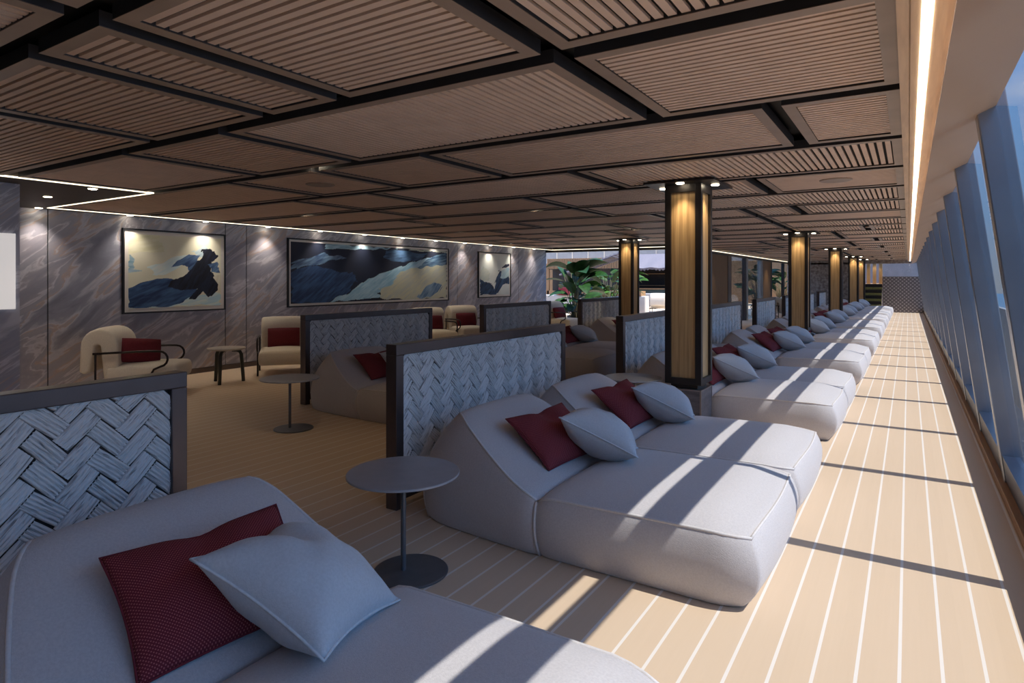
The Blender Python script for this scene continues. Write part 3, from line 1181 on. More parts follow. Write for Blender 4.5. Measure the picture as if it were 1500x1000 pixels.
# ------------------------------------------------------------------ columns
CW, CD = 0.375, 0.42
def make_column(label, loc):
    t = thing('column', label, 'column', loc, kind='thing')
    # local origin: near left corner is (-CW/2, -CD/2)
    x, y = CW / 2, CD / 2
    b = MB()
    b.box((-x + 0.004, -y + 0.004, 0.0), (x - 0.004, y - 0.004, 0.475))
    po_ = b.obj('plinth', M['plinth'], t)
    b = MB()
    for sx in (-1, 1):
        for sy in (-1, 1):
            b.box((min(sx * x, sx * (x - 0.014)), min(sy * y, sy * (y - 0.014)), 0.0), (max(sx * x, sx * (x - 0.014)), max(sy * y, sy * (y - 0.014)), 0.475))
    b.box((-x, -y, 0.475), (x, y, 0.488))
    b.obj('plinth_edge', M['plinthmetal'], po_)
    b = MB()
    b.box((-x + 0.05, -y + 0.05, 0.486), (x - 0.05, y - 0.05, 0.54))
    b.obj('shadow_gap', M['dark'], t)
    f = MB()
    pw = 0.062
    for sx in (-1, 1):
        for sy in (-1, 1):
            f.box((min(sx * x, sx * (x - pw)), min(sy * y, sy * (y - pw)), 0.535), (max(sx * x, sx * (x - pw)), max(sy * y, sy * (y - pw)), 2.58))
    for z0, z1 in ((0.535, 0.60), (2.50, 2.58)):
        f.box((-x + 0.001, -y + 0.001, z0), (x - 0.001, y - 0.001, z1))
    f.obj('frame', M['dark'], t, bevel=0.003)
    for lo_, hi_ in (((-x + pw - 0.01, -y + 0.028), (x - pw + 0.01, -y + 0.06)), ((-x + pw - 0.01, y - 0.06), (x - pw + 0.01, y - 0.028)),
                   ((-x + 0.028, -y + pw - 0.01), (-x + 0.06, y - pw + 0.01)), ((x - 0.06, -y + pw - 0.01), (x - 0.028, y - pw + 0.01))):
        wd = MB()
        wd.box((*lo_, 0.595), (*hi_, 2.505))
        wd.obj('wood_panel', M['oak'], t)
    pl = MB()
    pl.box((-x - 0.17, -y - 0.17, 2.578), (x + 0.17, y + 0.17, 2.597))
    cp = pl.obj('ceiling_plate', M['dark'], t)
    for dx, dy in ((0, -1), (1, 0), (-1, 0), (0, 1)):
        l = MB()
        cx, cy = dx * (x + 0.085), dy * (y + 0.085)
        l.lathe([(0.0, 2.570), (0.036, 2.570), (0.040, 2.574), (0.040, 2.580)], 20, (cx, cy))
        l.obj('downlight', M['lamp'], cp)
    return t
COLX = -1.945
COLS = [(COLX, 6.50, 'nearest tall wooden column on a stone plinth beside the aisle loungers'),
        (COLX, 14.35, 'second wooden column along the aisle'), (COLX, 22.10, 'third wooden column along the aisle'),
        (COLX, 29.72, 'fourth wooden column along the aisle'), (-5.80, 14.45, 'wooden column standing deeper inside, in front of the atrium, without a visible plinth'),
        (COLX, 34.2, 'fifth wooden column at the far end of the aisle, before the stairs')]
col0 = None
for x, y, lab in COLS:
    if col0 is None:
        c = col0 = make_column(lab, (x, y, 0))
    else:
        c = copy_tree(col0)
        c.location = (x, y, 0)
        c['label'] = lab
    c['group'] = 'wooden columns'
    hx, hy = CW / 2 + 0.085, CD / 2 + 0.085
    pw_ = COLP
    spot((x, y - hy, 2.56), (x, y - hy + 0.13, 1.2), pw_, 75, 1.0)
    spot((x + hx, y, 2.56), (x + hx - 0.13, y, 1.2), pw_, 75, 1.0)
for x in (-1.80, -1.52, -1.24):
    mb = MB()
    mb.box((x - 0.08, 38.0, 1.4), (x + 0.08, 38.15, 2.5))
    tag(mb.obj('wood_post', M['oak']), '%s small lit wooden post above the far stairs' % {-1.80: 'left', -1.52: 'middle', -1.24: 'right'}[x], 'post', 'lit posts above the stairs')
spot((-1.5, 37.6, 2.5), (-1.5, 38.0, 1.5), 6, 110, 1.0)

# ------------------------------------------------------------------ recessed downlights along the marble wall
dl = []
for k in range(0, 11):
    dl.append((-10.19, 4.95 + 1.235 * k))
dl += [(-10.19, 3.75), (-8.72, 3.30), (-7.55, 3.28), (-8.7, 1.6)]
names = ['%s recessed downlight from the left in the strip above the marble wall' % ORD[k] for k in range(11)]
names += ['recessed downlight in the dark alcove ceiling, in the corner by the marble wall', 'recessed downlight in the middle of the dark alcove ceiling',
          'recessed downlight in the dark alcove ceiling, beside the angled light line', 'recessed downlight in the alcove ceiling at the left edge']
d0 = None
for (x, y), lab in zip(dl[:-1], names):
    if d0 is None:
        m_ = MB()
        m_.lathe([(0.0, -0.003), (0.038, -0.003), (0.042, -0.001), (0.044, 0.004)], 20)
        d0 = m_.obj('downlight', M['lamp'])
        o = d0
    else:
        o = d0.copy()
        C.objects.link(o)
    o.location = (x, y, ZP - 0.003)
    tag(o, lab, 'downlight', 'recessed downlights over the wall')
    if x < -10:
        spot((x + 0.07, y, ZP - 0.02), (x + 0.05, y, 0.6), WALLP, 95, 1.0, (1.0, 0.86, 0.70))
    else:
        spot((x, y, ZP - 0.02), (x, y, 0.0), WALLP, 95, 1.0, (1.0, 0.86, 0.70))

# added fill downlights in the dark ceiling seams, besides the real aisle slot light
IDL = [(-4.6, 3.8, 'added ceiling fill downlight above the open floor left of the centre'), (-8.0, 6.46, 'added ceiling fill downlight between the armchairs and the inner loungers'),
       (-4.6, 7.78, 'added ceiling fill downlight above the first inner pair of loungers'), (-8.0, 10.44, 'added ceiling fill downlight in front of the wide picture'),
       (-4.6, 11.77, 'added ceiling fill downlight above the second inner pair of loungers'), (-8.0, 15.75, 'added ceiling fill downlight near the end of the marble wall'),
       (-4.6, 17.1, 'added ceiling fill downlight left of the second aisle column'), (-4.0, 22.4, 'added ceiling fill downlight in front of the wooden inner wall'),
       (-4.0, 27.7, 'added ceiling fill downlight in front of the glass doors'), (-0.67, 15.75, 'recessed downlight in a dark ceiling slot over the aisle loungers'),
       (-4.6, 1.14, 'added ceiling fill downlight over the floor by the nearest screen')]
for x, y, lab in IDL:
    o = d0.copy()
    C.objects.link(o)
    o.location = (x, y, 2.655)
    tag(o, lab, 'downlight', 'recessed ceiling downlights')
    if x < -1:
        spot((x, y, 2.63), (x, y, 0.0), FLOORP * (0.25 if (x > -6 and 7 < y < 18) else 0.65 if x > -6 else 1.0), 82, 0.9, (1.0, 0.77, 0.51), 0.04)

# ------------------------------------------------------------------ armchairs along the wall
def make_armchair(label, loc, rotz):
    t = thing('armchair', label, 'armchair', loc, rotz)
    s = MB()
    def seat(u, v, w):
        x = -0.36 + 0.86 * u + 0.025 * (1 - (2 * w - 1) ** 2) * (1 if u > 0.5 else 0)
        y = (v - 0.5) * (0.74 + 0.03 * (1 - (2 * w - 1) ** 2))
        z = 0.20 + w * (0.235 + 0.03 * (1 - (2 * v - 1) ** 2) * (1 - (2 * u - 1) ** 4))
        return (x, y, z)
    s.boxgrid(12, 12, 6, seat)
    s.obj('seat', M['cream'], t, smooth=True, bevel=0.06, segs=4)
    b = MB()
    # saddle shaped back: front limb, rounded top, rear flap (profile in x,z), extruded along y
    outer, inner = [], []
    cx, cz, ro, ri = -0.44, 0.72, 0.225, 0.035
    for i in range(13):
        a = PI * i / 12
        outer.append((cx + ro * math.cos(a), cz + ro * 1.05 * math.sin(a)))
        inner.append((cx + ri * math.cos(a) - 0.02, cz - 0.02 + ri * math.sin(a)))
    prof = [(-0.20, 0.22)] + outer + [(-0.68, 0.38), (-0.62, 0.33), (-0.55, 0.38)] + inner[::-1] + [(-0.385, 0.22)]
    nprof = len(prof)
    ny = 8
    o = len(b.v)
    for j in range(ny + 1):
        q = j / ny
        for (px, pz) in prof:
            sh = 1 - 0.02 * abs(2 * q - 1) ** 3
            b.v.append((px, (q - 0.5) * 0.74, 0.22 + (pz - 0.22) * sh))
    for j in range(ny):
        for i in range(nprof):
            i2 = (i + 1) % nprof
            b.f.append((o + j * nprof + i, o + (j + 1) * nprof + i, o + (j + 1) * nprof + i2, o + j * nprof + i2)[::-1])
            b.mi.append(0)
    b.f.append(tuple(o + i for i in range(nprof))[::-1])
    b.f.append(tuple(o + ny * nprof + i for i in range(nprof)))
    b.mi += [0, 0]
    me = b.mesh('back', M['cream'], True)
    bm = bmesh.new()
    bm.from_mesh(me)
    bmesh.ops.recalc_face_normals(bm, faces=bm.faces)
    bm.to_mesh(me)
    bm.free()
    ob = bpy.data.objects.new('back', me)
    C.objects.link(ob)
    ob.parent = t
    bv = ob.modifiers.new('Bevel', 'BEVEL')
    bv.width = 0.045
    bv.segments = 4
    bv.limit_method = 'ANGLE'
    bv.angle_limit = R(60)
    for sg in (-1, 1):
        y = sg * 0.405
        m = MB()
        pts = [(-0.46, y, 0.0), (-0.47, y, 0.30), (-0.47, y, 0.62)]
        m.tube(pts, 0.014, 8)
        m.obj('rear_leg', M['black'], t, smooth=True)
        m = MB()
        pts = [(-0.50, y, 0.615), (-0.2, y, 0.625), (0.18, y, 0.635), (0.30, y, 0.63)]
        for i in range(1, 8):
            a = PI / 2 - (PI * 0.95) * i / 7
            pts.append((0.30 + 0.105 * math.cos(a), y, 0.525 + 0.105 * math.sin(a)))
        pts += [(0.235, y, 0.385), (0.205, y, 0.33), (0.20, y, 0.26), (0.215, y, 0.0)]
        m.tube(pts, 0.015, 8)
        m.obj('arm_and_front_leg', M['black'], t, smooth=True)
    m = MB()
    m.tube([(0.2, -0.405, 0.215), (0.2, 0.405, 0.215)], 0.012, 8)
    m.tube([(-0.47, -0.405, 0.215), (-0.47, 0.405, 0.215)], 0.012, 8)
    m.obj('cross_rail', M['black'], t, smooth=True)
    return t
lumbar_me = None
def place_lumbar(loc, rotz, label, extra=0.0):
    global lumbar_me
    if lumbar_me is None:
        s = MB()
        def cu(u, v, w):
            th = 0.10 * (1 - 0.6 * abs(2 * v - 1) ** 3) * (1 - 0.6 * abs(2 * w - 1) ** 3)
            return ((u - 0.5) * 2 * th, (v - 0.5) * 0.52, (w - 0.5) * 0.33)
        s.boxgrid(4, 14, 10, cu)
        lumbar_me = s.mesh('lumbar_cushion', M['redplain'], True)
    o = bpy.data.objects.new('lumbar_cushion', lumbar_me)
    C.objects.link(o)
    bv = o.modifiers.new('Bevel', 'BEVEL')
    bv.width = 0.03
    bv.segments = 3
    bv.limit_method = 'ANGLE'
    bv.angle_limit = R(40)
    lp = Vector((-0.125, 0.0, 0.605))
    if extra:
        lp = Vector((-0.04, -0.08, 0.615))
    o.location = Vector(loc) + Matrix.Rotation(rotz, 3, 'Z') @ lp
    o.rotation_euler = Euler((R(-6) if extra else 0, R(-14), rotz + extra), 'XYZ')
    return tag(o, label, 'cushion', 'burgundy lumbar cushions')
CH = [((-9.10, 4.62), 46, 'cream armchair with black tube arms at the left, beside the small stool', 'burgundy cushion in the left armchair beside the stool'),
      ((-9.05, 6.90), -38, 'cream armchair half hidden by the inner woven screen, right of the small stool', 'burgundy cushion in the armchair right of the stool'),
      ((-9.25, 11.15), -28, 'left one of two cream armchairs side by side right of the wide picture', 'left burgundy cushion of the two below the right end of the wide picture'),
      ((-9.30, 12.55), -28, 'right one of two cream armchairs side by side right of the wide picture', 'right burgundy cushion of the two below the right end of the wide picture'),
      ((-8.85, 16.75), -8, 'cream armchair in front of the leafy plants at the end of the marble wall', 'burgundy cushion in the armchair in front of the leafy plants')]
ch0 = None
for (x, y), a, lab, clab in CH:
    if ch0 is None:
        ch0 = make_armchair(lab, (x, y, 0), R(a))
        ch0['group'] = 'cream armchairs'
    else:
        c = copy_tree(ch0)
        c.location = (x, y, 0)
        c.rotation_euler = (0, 0, R(a))
        c['label'] = lab
    place_lumbar((x, y, 0), R(a), clab, R(-58) if a == 46 else 0.0)

# stool
t = thing('stool', 'small round stone topped stool with grey green legs between two cream armchairs', 'stool', (-9.0, 5.80, 0))
m = MB()
m.lathe([(0.0, 0.515), (0.25, 0.515), (0.275, 0.522), (0.28, 0.532), (0.275, 0.542), (0.0, 0.545)], 40)
m.obj('top', M['stooltop'], t)
for k in range(3):
    a = R(-55 + 120 * k)
    m = MB()
    c_, s_ = math.cos(a), math.sin(a)
    pts = [(0.08 * c_, 0.08 * s_, 0.497), (0.15 * c_, 0.15 * s_, 0.493), (0.195 * c_, 0.195 * s_, 0.475), (0.218 * c_, 0.218 * s_, 0.43), (0.25 * c_, 0.25 * s_, 0.0)]
    m.tube(pts, [0.02, 0.022, 0.026, 0.028, 0.026], 10)
    m.obj('leg', M['green_leg'], t, smooth=True)

# ------------------------------------------------------------------ pictures
def inside(px, py, poly):
    r = np.zeros(px.shape, bool)
    n = len(poly)
    for i in range(n):
        x0, y0 = poly[i]
        x1, y1 = poly[(i + 1) % n]
        c = ((y0 > py) != (y1 > py)) & (px < (x1 - x0) * (py - y0) / (y1 - y0 + 1e-12) + x0)
        r ^= c
    return r
def vnoise(x, y, seed):
    rs = np.random.RandomState(seed)
    g = rs.rand(64, 64)
    xi = np.floor(x).astype(int)
    yi = np.floor(y).astype(int)
    fx, fy = x - xi, y - yi
    fx = fx * fx * (3 - 2 * fx)
    fy = fy * fy * (3 - 2 * fy)
    a = g[xi % 64, yi % 64]
    b = g[(xi + 1) % 64, yi % 64]
    c = g[xi % 64, (yi + 1) % 64]
    d = g[(xi + 1) % 64, (yi + 1) % 64]
    return (a * (1 - fx) + b * fx) * (1 - fy) + (c * (1 - fx) + d * fx) * fy
def paint(w, h, nx, ny, base, layers, seed):
    u, v = np.meshgrid(np.linspace(0, 1, nx), np.linspace(0, 1, ny))
    asp = w / h
    U, V = u * asp, v
    col = np.zeros((ny, nx, 3)) + np.array(base)
    col *= (0.9 + 0.2 * vnoise(U * 4, V * 4, seed))[..., None]
    for i, (poly, c0, c1, ang, amp) in enumerate(layers):
        a = R(ang)
        s1 = U * math.cos(a) + V * math.sin(a)
        s2 = -U * math.sin(a) + V * math.cos(a)
        wob = (vnoise(U * 6 + 5, V * 6, seed + i) - 0.5) * amp + (vnoise(s1 * 6 + 9, s2 * 40, seed + 20 + i) - 0.5) * amp * 1.4
        wob2 = (vnoise(U * 6 + 25, V * 6 + 3, seed + 7 + i) - 0.5) * amp
        m = inside(u + wob / asp, v + wob2, poly)
        st = vnoise(s1 * 5, s2 * 34, seed + 40 + i) * 0.65 + vnoise(s1 * 14, s2 * 80, seed + 60 + i) * 0.35
        st = np.clip((st - 0.25) * 1.8, 0, 1)[..., None]
        cc = np.array(c0) * (1 - st) + np.array(c1) * st
        col = np.where(m[..., None], cc, col)
    return col
def picture(label, y0, y1, z0, z1, nx, ny, base, layers, seed, border):
    w, h = y1 - y0, z1 - z0
    t = thing('framed_picture', label, 'picture', (-10.30, y0, z0))
    m = MB()
    fw = 0.025
    for a, b in (((0, 0, 0), (0.045, w, fw)), ((0, 0, h - fw), (0.045, w, h)), ((0, 0, fw), (0.045, fw, h - fw)), ((0, w - fw, fw), (0.045, w, h - fw))):
        m.box(a, b)
    m.obj('frame', M['artframe'], t)
    m = MB()
    m.box((0.0, fw, fw), (0.026, w - fw, h - fw))
    m.obj('white_border', M['artmat'], t)
    bw = border
    cw, chh = w - 2 * bw, h - 2 * bw
    g = MB()
    g.grid(nx - 1, ny - 1, lambda i, j: (0.030, bw + cw * i, bw + chh * j))
    me = g.mesh('canvas', M['canvas'], True)
    col = np.clip(paint(cw, chh, nx, ny, base, layers, seed) * np.array([1.15, 1.25, 1.35]), 0, 0.9)
    ca = me.color_attributes.new('Col', 'FLOAT_COLOR', 'POINT')
    ca.data.foreach_set('color', np.concatenate([col.reshape(-1, 3), np.ones((nx * ny, 1))], 1).astype(np.float32).ravel())
    o = bpy.data.objects.new('painted_canvas', me)
    C.objects.link(o)
    o.parent = t
navy, ink, cyan, crm = (0.012, 0.02, 0.05), (0.005, 0.006, 0.012), (0.42, 0.56, 0.60), (0.72, 0.66, 0.50)
L1 = [
    ([(0, 0.72), (0.35, 0.78), (0.3, 1.0), (0, 1.0)], (0.70, 0.64, 0.42), (0.78, 0.72, 0.52), 10, 0.05),
    ([(0.25, 0.42), (0.55, 0.60), (0.62, 0.75), (0.5, 0.72), (0.2, 0.55)], (0.70, 0.74, 0.72), (0.55, 0.66, 0.68), 30, 0.06),
    ([(0, 0.58), (0.02, 0.72), (0.06, 0.66), (0.05, 0.52), (0.14, 0.50), (0, 0.47)], (0.20, 0.34, 0.42), (0.48, 0.58, 0.60), 0, 0.03),
    ([(0.0, 0.0), (0.0, 0.10), (0.6, 0.12), (1.0, 0.22), (1.0, 0.0)], (0.45, 0.62, 0.66), (0.68, 0.74, 0.72), 14, 0.05),
    ([(0.66, 0.80), (0.80, 0.90), (0.94, 0.80), (0.92, 0.70), (0.72, 0.74)], (0.36, 0.48, 0.55), (0.62, 0.68, 0.66), 30, 0.05),
    ([(0, 0.0), (0, 0.27), (0.16, 0.34), (0.30, 0.40), (0.45, 0.38), (0.58, 0.30), (0.76, 0.30), (0.66, 0.12), (0.55, 0.05), (0.30, 0.0)], (0.012, 0.03, 0.09), (0.055, 0.12, 0.24), 22, 0.05),
    ([(0.44, 0.56), (0.50, 0.66), (0.62, 0.76), (0.76, 0.74), (0.70, 0.56), (0.62, 0.50), (0.60, 0.58), (0.54, 0.60)], (0.02, 0.045, 0.12), (0.09, 0.16, 0.29), 35, 0.03),
    ([(0.40, 0.30), (0.44, 0.38), (0.56, 0.44), (0.64, 0.52), (0.72, 0.66), (0.77, 0.72), (0.79, 0.82), (0.86, 0.84), (0.96, 0.74), (0.93, 0.68), (0.88, 0.66), (0.88, 0.50), (0.95, 0.40), (0.97, 0.22), (0.86, 0.12), (0.80, 0.22), (0.68, 0.10), (0.60, 0.10), (0.72, 0.25), (0.56, 0.24)], ink, (0.012, 0.018, 0.04), 60, 0.035),
    ([(0.90, 0.42), (1.0, 0.46), (1.0, 0.20), (0.95, 0.18), (0.98, 0.30)], (0.66, 0.58, 0.42), (0.74, 0.68, 0.52), 80, 0.02),
    ([(0.86, 0.62), (0.96, 0.66), (0.98, 0.48), (0.90, 0.50)], (0.03, 0.07, 0.16), (0.13, 0.21, 0.34), 40, 0.03)]
picture('square blue and cream abstract painting in a dark frame above the left armchair', 4.88, 6.60, 1.07, 2.41, 230, 180, crm, L1, 3, 0.085)
L2 = [
    ([(0, 0), (0, 0.52), (0.12, 0.62), (0.30, 0.52), (0.36, 0.36), (0.28, 0.12), (0.2, 0)], (0.012, 0.03, 0.085), (0.035, 0.085, 0.19), 35, 0.08),
    ([(0.0, 0.55), (0.05, 0.72), (0.2, 0.82), (0.30, 0.80), (0.16, 0.66)], (0.03, 0.06, 0.13), (0.16, 0.25, 0.36), 22, 0.08),
    ([(0.17, 0.90), (0.18, 1.0), (0.62, 1.0), (0.42, 0.93)], (0.20, 0.33, 0.42), (0.42, 0.55, 0.62), 6, 0.05),
    ([(0.52, 0.80), (0.54, 0.95), (0.84, 0.92), (0.78, 0.80), (0.62, 0.74)], (0.02, 0.05, 0.11), (0.07, 0.14, 0.25), 8, 0.06),
    ([(0.70, 0.97), (0.72, 1.0), (1.0, 1.0), (1.0, 0.96)], (0.55, 0.52, 0.40), (0.45, 0.46, 0.42), 0, 0.03),
    ([(0.66, 0.62), (0.80, 0.74), (0.92, 0.90), (1.0, 0.95), (1.0, 0.60), (0.8, 0.60)], (0.025, 0.07, 0.15), (0.18, 0.28, 0.38), 10, 0.06),
    ([(0.19, 0), (0.30, 0.16), (0.42, 0.40), (0.60, 0.62), (0.88, 0.88), (0.80, 0.70), (0.70, 0.52), (0.60, 0.20), (0.48, 0.14), (0.52, 0.05), (0.36, 0.02)], (0.24, 0.42, 0.54), (0.40, 0.56, 0.64), 28, 0.05),
    ([(0.52, 0.0), (0.50, 0.22), (0.58, 0.30), (0.64, 0.55), (0.76, 0.62), (1.0, 0.72), (1.0, 0.0)], (0.56, 0.52, 0.37), (0.46, 0.46, 0.40), 30, 0.06),
    ([(0.76, 0.02), (0.80, 0.20), (0.90, 0.34), (0.96, 0.30), (0.93, 0.12), (0.86, 0.03)], (0.08, 0.15, 0.27), (0.24, 0.34, 0.44), 45, 0.05),
    ([(0.36, 0.0), (0.38, 0.04), (0.50, 0.05), (0.54, 0.0)], ink, navy, 0, 0.04)]
picture('wide dark blue and cream abstract painting in the middle of the marble wall', 7.92, 12.98, 1.06, 2.43, 420, 130, (0.010, 0.015, 0.035), L2, 11, 0.07)
L3 = [
    ([(0, 0.5), (0.1, 0.7), (0.3, 0.55), (0.3, 0.35), (0, 0.35)], (0.55, 0.58, 0.52), (0.66, 0.64, 0.54), 30, 0.06),
    ([(0.55, 0.35), (0.65, 0.6), (1.0, 0.72), (1.0, 0.35)], (0.40, 0.55, 0.62), (0.58, 0.66, 0.66), 40, 0.06),
    ([(0, 0.0), (0, 0.42), (0.2, 0.34), (0.35, 0.28), (0.55, 0.10), (0.5, 0.0)], (0.008, 0.016, 0.04), (0.03, 0.07, 0.15), 30, 0.08),
    ([(0.45, 0.10), (0.5, 0.32), (0.62, 0.62), (0.72, 0.60), (0.66, 0.42), (0.8, 0.40), (1.0, 0.46), (1.0, 0.28), (0.75, 0.25), (0.6, 0.05)], (0.01, 0.02, 0.055), (0.04, 0.09, 0.19), 50, 0.06),
    ([(0.72, 0.70), (0.85, 0.78), (1.0, 0.80), (1.0, 0.74), (0.86, 0.70)], ink, navy, 20, 0.04)]
picture('small upright blue and white abstract painting near the end of the marble wall', 14.33, 16.03, 1.09, 2.41, 110, 90, (0.70, 0.69, 0.63), L3, 19, 0.08)

# ------------------------------------------------------------------ plants
def leaf(b, base, direction, length, width, droop, roll=0.0, n=7, mi=0):
    d = Vector(direction).normalized()
    up = Vector((0, 0, 1))
    side = d.cross(up)
    if side.length < 1e-3:
        side = Vector((1, 0, 0))
    side.normalize()
    side = Matrix.Rotation(roll, 3, d) @ side
    p = Vector(base)
    o = len(b.v)
    step = length / n
    for i in range(n + 1):
        t = i / n
        wv = width * math.sin(PI * min(1, t * 0.93 + 0.07)) ** 0.75 * (1 - 0.15 * t)
        nrm = side.cross(d).normalized()
        b.v.append(tuple(p + side * wv / 2 + nrm * wv * 0.12))
        b.v.append(tuple(p))
        b.v.append(tuple(p - side * wv / 2 + nrm * wv * 0.12))
        p = p + d * step
        d = (d + Vector((0, 0, -droop * step / length))).normalized()
    for i in range(n):
        for k in (0, 1):
            a = o + i * 3 + k
            b.f.append((a, a + 1, a + 4, a + 3))
            b.mi.append(mi)
def make_plant(name, label, loc, h, spread, leaves, size, seed, upright=0.8, pot=True, lm='leaf'):
    rr = random.Random(seed)
    t = thing(name, label, 'plant', loc)
    s = MB()
    b = MB()
    for i in range(leaves):
        a = rr.uniform(0, 2 * PI)
        rad = spread * rr.uniform(0.15, 1)
        hh = h * rr.uniform(0.45, 1.0)
        tip = Vector((rad * math.cos(a), rad * math.sin(a), hh))
        s.tube([(0.06 * math.cos(a), 0.06 * math.sin(a), 0.02), tuple(tip * 0.5 + Vector((0, 0, hh * 0.12))), tuple(tip)], [0.02, 0.015, 0.009], 5)
        ln = size * rr.uniform(0.75, 1.2)
        el = rr.uniform(0.1, 1.0) * upright
        dr = Vector((math.cos(a + rr.uniform(-.4, .4)), math.sin(a + rr.uniform(-.4, .4)), el))
        leaf(b, tip, dr, ln, ln * rr.uniform(0.46, 0.62), rr.uniform(0.5, 1.4), rr.uniform(-0.6, 0.6))
    if pot:
        p = MB()
        p.lathe([(0.0, 0.0), (0.22, 0.0), (0.28, 0.34), (0.25, 0.34), (0.24, 0.30), (0.0, 0.30)], 24)
        p.obj('pot', M['bin'], t, smooth=False)
    s.obj('stems', M['stem'], t, smooth=True)
    b.obj('foliage', M[lm], t, smooth=True)
    return t
make_plant('potted_plant', 'tall broad leaved plant just past the end of the marble wall', (-10.05, 19.9, 0.0), 1.95, 0.65, 30, 0.95, 4, 1.3)
make_plant('potted_plant', 'low dark leaved plant in front of the tall broad leaved plant', (-9.5, 18.95, 0.0), 1.0, 0.45, 24, 0.55, 6, 0.7)
make_plant('potted_plant', 'spreading bright green palm like plant right of the tall broad leaved plant', (-10.3, 23.4, 0.0), 1.8, 0.85, 34, 0.9, 9, 0.5, lm='leafpale')
make_plant('potted_plant', 'slim upright plant beside the wooden bar front of the atrium', (-12.3, 28.2, 0.0), 2.0, 0.35, 12, 0.85, 14, 1.2)
make_plant('potted_plant', 'dark leafy plant behind the glass wall, left of the second aisle column', (-6.4, 33.0, 0.0), 2.1, 0.6, 30, 0.8, 21)
make_plant('potted_plant', 'dark leafy plant behind the glass wall, between the second and third aisle column', (-6.8, 42.5, 0.0), 2.2, 0.8, 30, 0.9, 23)

# ------------------------------------------------------------------ atrium beyond the opening
mb = MB()
mb.box((-30.0, 45.0, 0.0), (-5.0, 45.3, 2.95))
struct(mb.obj('wall_atrium', M['oakback']))
mb = MB()
mb.box((-30.0, 45.0, 2.95), (-5.0, 45.2, 4.6))
for i in range(18):
    mb.box((-30.0 + i * 1.4, 44.9, 2.95), (-29.9 + i * 1.4, 45.0, 4.6), 0)
struct(mb.obj('window_40', M['white']))
# thatched bar
t = thing('beach_bar', 'bar with a thatched roof in the atrium, right of the inner wooden column', 'bar', (-13.6, 37.2, 0))
m = MB()
def th(u, v):
    return (-3.2 + 6.4 * u, 2.0 - 2.6 * v, 3.30 - 0.95 * v + 0.03 * math.sin(37 * u) * v)
m.grid(60, 8, th)
m.grid(60, 1, lambda u, v: (-3.2 + 6.4 * u, -0.6 + 0.05 * v, 2.35 + 0.03 * math.sin(37 * u) - (0.13 + 0.05 * math.sin(211 * u)) * v))
m.obj('thatch', M['thatch'], t)
m = MB()
m.box((-3.0, 1.6, 0.0), (3.0, 1.8, 2.6))
m.obj('back_wall', M['dark'], t)
m = MB()
m.box((-3.0, 1.40, 1.98), (3.0, 1.6, 2.03))
m.box((-3.0, 1.40, 1.22), (3.0, 1.6, 1.27))
m.obj('shelf', M['oakback'], t)
m = MB()
m.box((-3.0, 0.0, 0.0), (3.0, 0.5, 1.02))
m.obj('counter_front', M['teal'], t)
m = MB()
m.box((-3.05, -0.1, 1.02), (3.05, 0.6, 1.09))
m.obj('counter_top', M['oakback'], t)
for x in (-2.6, 2.8):
    m = MB()
    m.box((x - 0.09, -0.35, 0), (x + 0.09, -0.17, 2.5))
    m.obj('post', M['oakback'], t)
# slatted fascia and lower bar left of the column
t = thing('wooden_bar', 'wooden slatted bar front with a dark opening in the atrium, behind the plants', 'bar', (-16.2, 33.5, 0))
m = MB()
for i in range(46):
    m.box((-2.6 + i * 0.11, 0, 2.28), (-2.6 + i * 0.11 + 0.085, 0.06, 2.90))
m.obj('slat_fascia', M['oakback'], t)
m = MB()
m.box((-2.6, 0.7, 0.0), (2.5, 0.8, 2.9))
m.box((-2.6, 0.06, 2.24), (2.5, 0.7, 2.30))
m.obj('dark_recess', M['dark'], t)
m = MB()
m.box((-2.6, 0.0, 0.0), (2.5, 0.12, 0.95))
m.obj('counter_front', M['oakback'], t)
m = MB()
for x in (-2.6, 2.4):
    m.box((x, 0, 0), (x + 0.12, 0.12, 2.3))
m.obj('post', M['oakback'], t)
# sloping slat roof
t = thing('straw_canopy', 'sloping straw canopy above the plants in the atrium', 'canopy', (-13.2, 29.2, 0))
m = MB()
for i in range(16):
    a = i / 15
    m.box((-1.9 + 3.1 * a, -0.8, 1.95 + 0.95 * a), (-1.72 + 3.1 * a, 0.9, 2.0 + 0.95 * a))
m.obj('slats', M['thatch'], t)
m = MB()
m.tube([(-2.0, -0.8, 1.86), (1.35, -0.8, 2.92)], 0.05, 6)
m.tube([(-2.0, 0.9, 1.86), (1.35, 0.9, 2.92)], 0.05, 6)
m.obj('rafter', M['thatch'], t)
m = MB()
m.tube([(-1.9, 0.9, 0), (-1.9, 0.9, 1.9)], 0.05, 6)
m.tube([(1.1, 0.9, 0), (1.1, 0.9, 2.85)], 0.05, 6)
m.obj('post', M['oakback'], t)
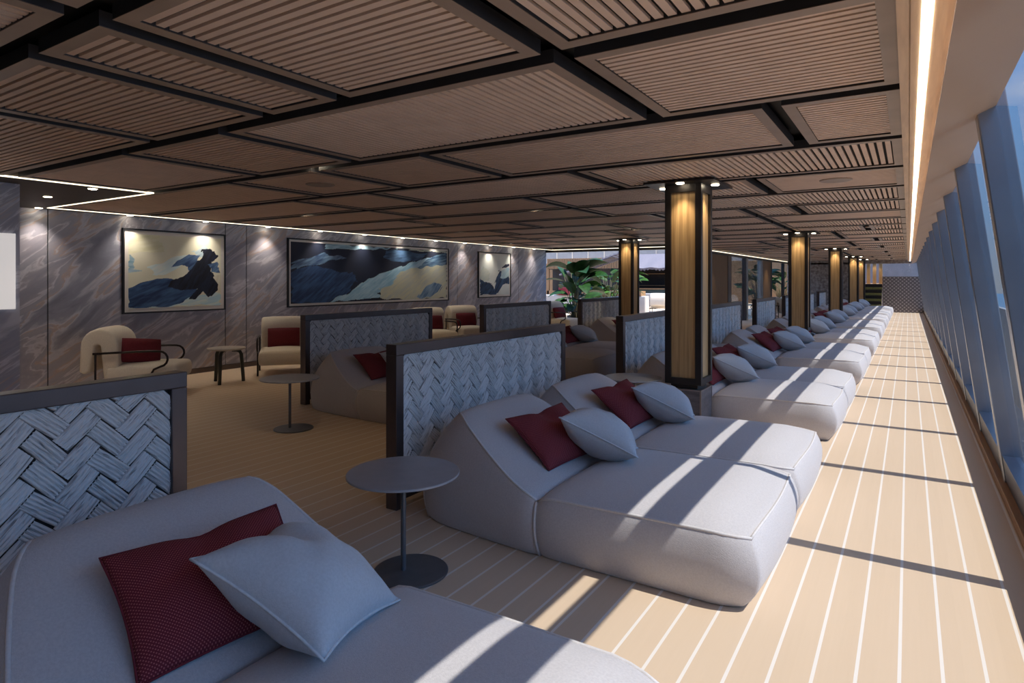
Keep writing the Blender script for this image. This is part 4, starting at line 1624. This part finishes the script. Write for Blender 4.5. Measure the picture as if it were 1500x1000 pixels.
# long white bench and planters
t = thing('white_bench', 'long white curved bench with wooden top behind the plants in the atrium', 'bench', (-12.9, 26.6, 0))
m = MB()
m.box((-4.0, 0.0, 0.0), (3.0, 0.5, 0.88))
m.obj('base', M['white'], t, bevel=0.05)
m = MB()
m.box((-1.5, -0.02, 0.88), (2.8, 0.55, 1.10))
m.obj('backrest', M['oakback'], t)
m = MB()
m.box((0.2, -0.9, 0.0), (2.4, -0.35, 0.62))
m.obj('wood_box', M['oakback'], t, bevel=0.02)
for i, x in enumerate((-16.2, -15.3, -13.9)):
    m = MB()
    m.boxgrid(4, 8, 8, lambda u, v, w_: ((v - 0.5) * 0.6, (u - 0.5) * 0.22 * (1 - 0.6 * abs(2 * v - 1) ** 3), w_ * 0.36))
    o = m.obj('bench_cushion', M['redplain'], None, (x, 26.45, 0.885), smooth=True, bevel=0.04)
    tag(o, '%s small red cushion on the white bench in the atrium' % ('left', 'middle', 'right')[i], 'cushion', 'red bench cushions')
# pale sofas in front of the thatched bar
for i, (x, lab) in enumerate(((-12.6, 'low pale sofa in front of the thatched bar'),)):
    t = thing('sofa', lab, 'sofa', (x, 33.6, 0))
    m = MB()
    m.box((-0.85, -0.4, 0.12), (0.85, 0.4, 0.55))
    m.obj('seat', M['white'], t, bevel=0.05)
    m = MB()
    m.box((-0.85, -0.45, 0.12), (0.85, -0.30, 0.86))
    m.obj('backrest', M['white'], t, bevel=0.05)
    m = MB()
    for sx in (-0.8, 0.8):
        for sy in (-0.38, 0.38):
            m.box((sx - 0.02, sy - 0.02, 0), (sx + 0.02, sy + 0.02, 0.13))
    m.obj('legs', M['black'], t)
c = copy_tree(ch0)
c.location = (-10.5, 30.2, 0)
c.rotation_euler = (0, 0, R(100))
c['label'] = 'pale armchair with black arms in the atrium, seen left of the nearest wooden column'
# pale armchairs by the glass doors
for i, (x, y, a, lab) in enumerate(((-4.75, 25.6, 200, 'cream armchair by the glass door, above the fourth woven screen'),
                                    (-4.75, 28.2, 200, 'cream armchair past the glass doors, left of the second aisle column'))):
    c = copy_tree(ch0)
    c.location = (x, y, 0)
    c.rotation_euler = (0, 0, R(a))
    c['label'] = lab
# gold bubble floor lamps between the screens
def gold(label, loc, nball):
    t = thing('gold_ornament', label, 'ornament', loc, 0, 'gold ornaments')
    m = MB()
    m.lathe([(0.0, 0.0), (0.13, 0.0), (0.13, 0.02), (0.02, 0.03), (0.014, 0.25), (0.0, 0.25)], 20)
    m.obj('foot', M['gold'], t, smooth=False)
    rr = random.Random(3)
    m = MB()
    for i in range(nball):
        r_ = 0.055
        z = 0.26 + i * 0.10
        x, y = rr.uniform(-.04, .04), rr.uniform(-.04, .04)
        prof = [(r_ * math.sin(PI * k / 8), z - r_ * math.cos(PI * k / 8)) for k in range(9)]
        m.lathe(prof, 14, (x, y))
    m.obj('spheres', M['gold'], t, smooth=True)
gold('gold ornament of stacked balls seen between two woven screens, left of the second aisle column', (-3.45, 14.75, 0), 8)
gold('gold ornament of stacked balls partly hidden right of the fourth woven screen', (-3.45, 18.75, 0), 8)
for k in range(5):
    spot((-4.9, 20.5 + 3.2 * k, 2.5), (-5.3, 20.5 + 3.2 * k, 0.6), 14, 90, 1.0)
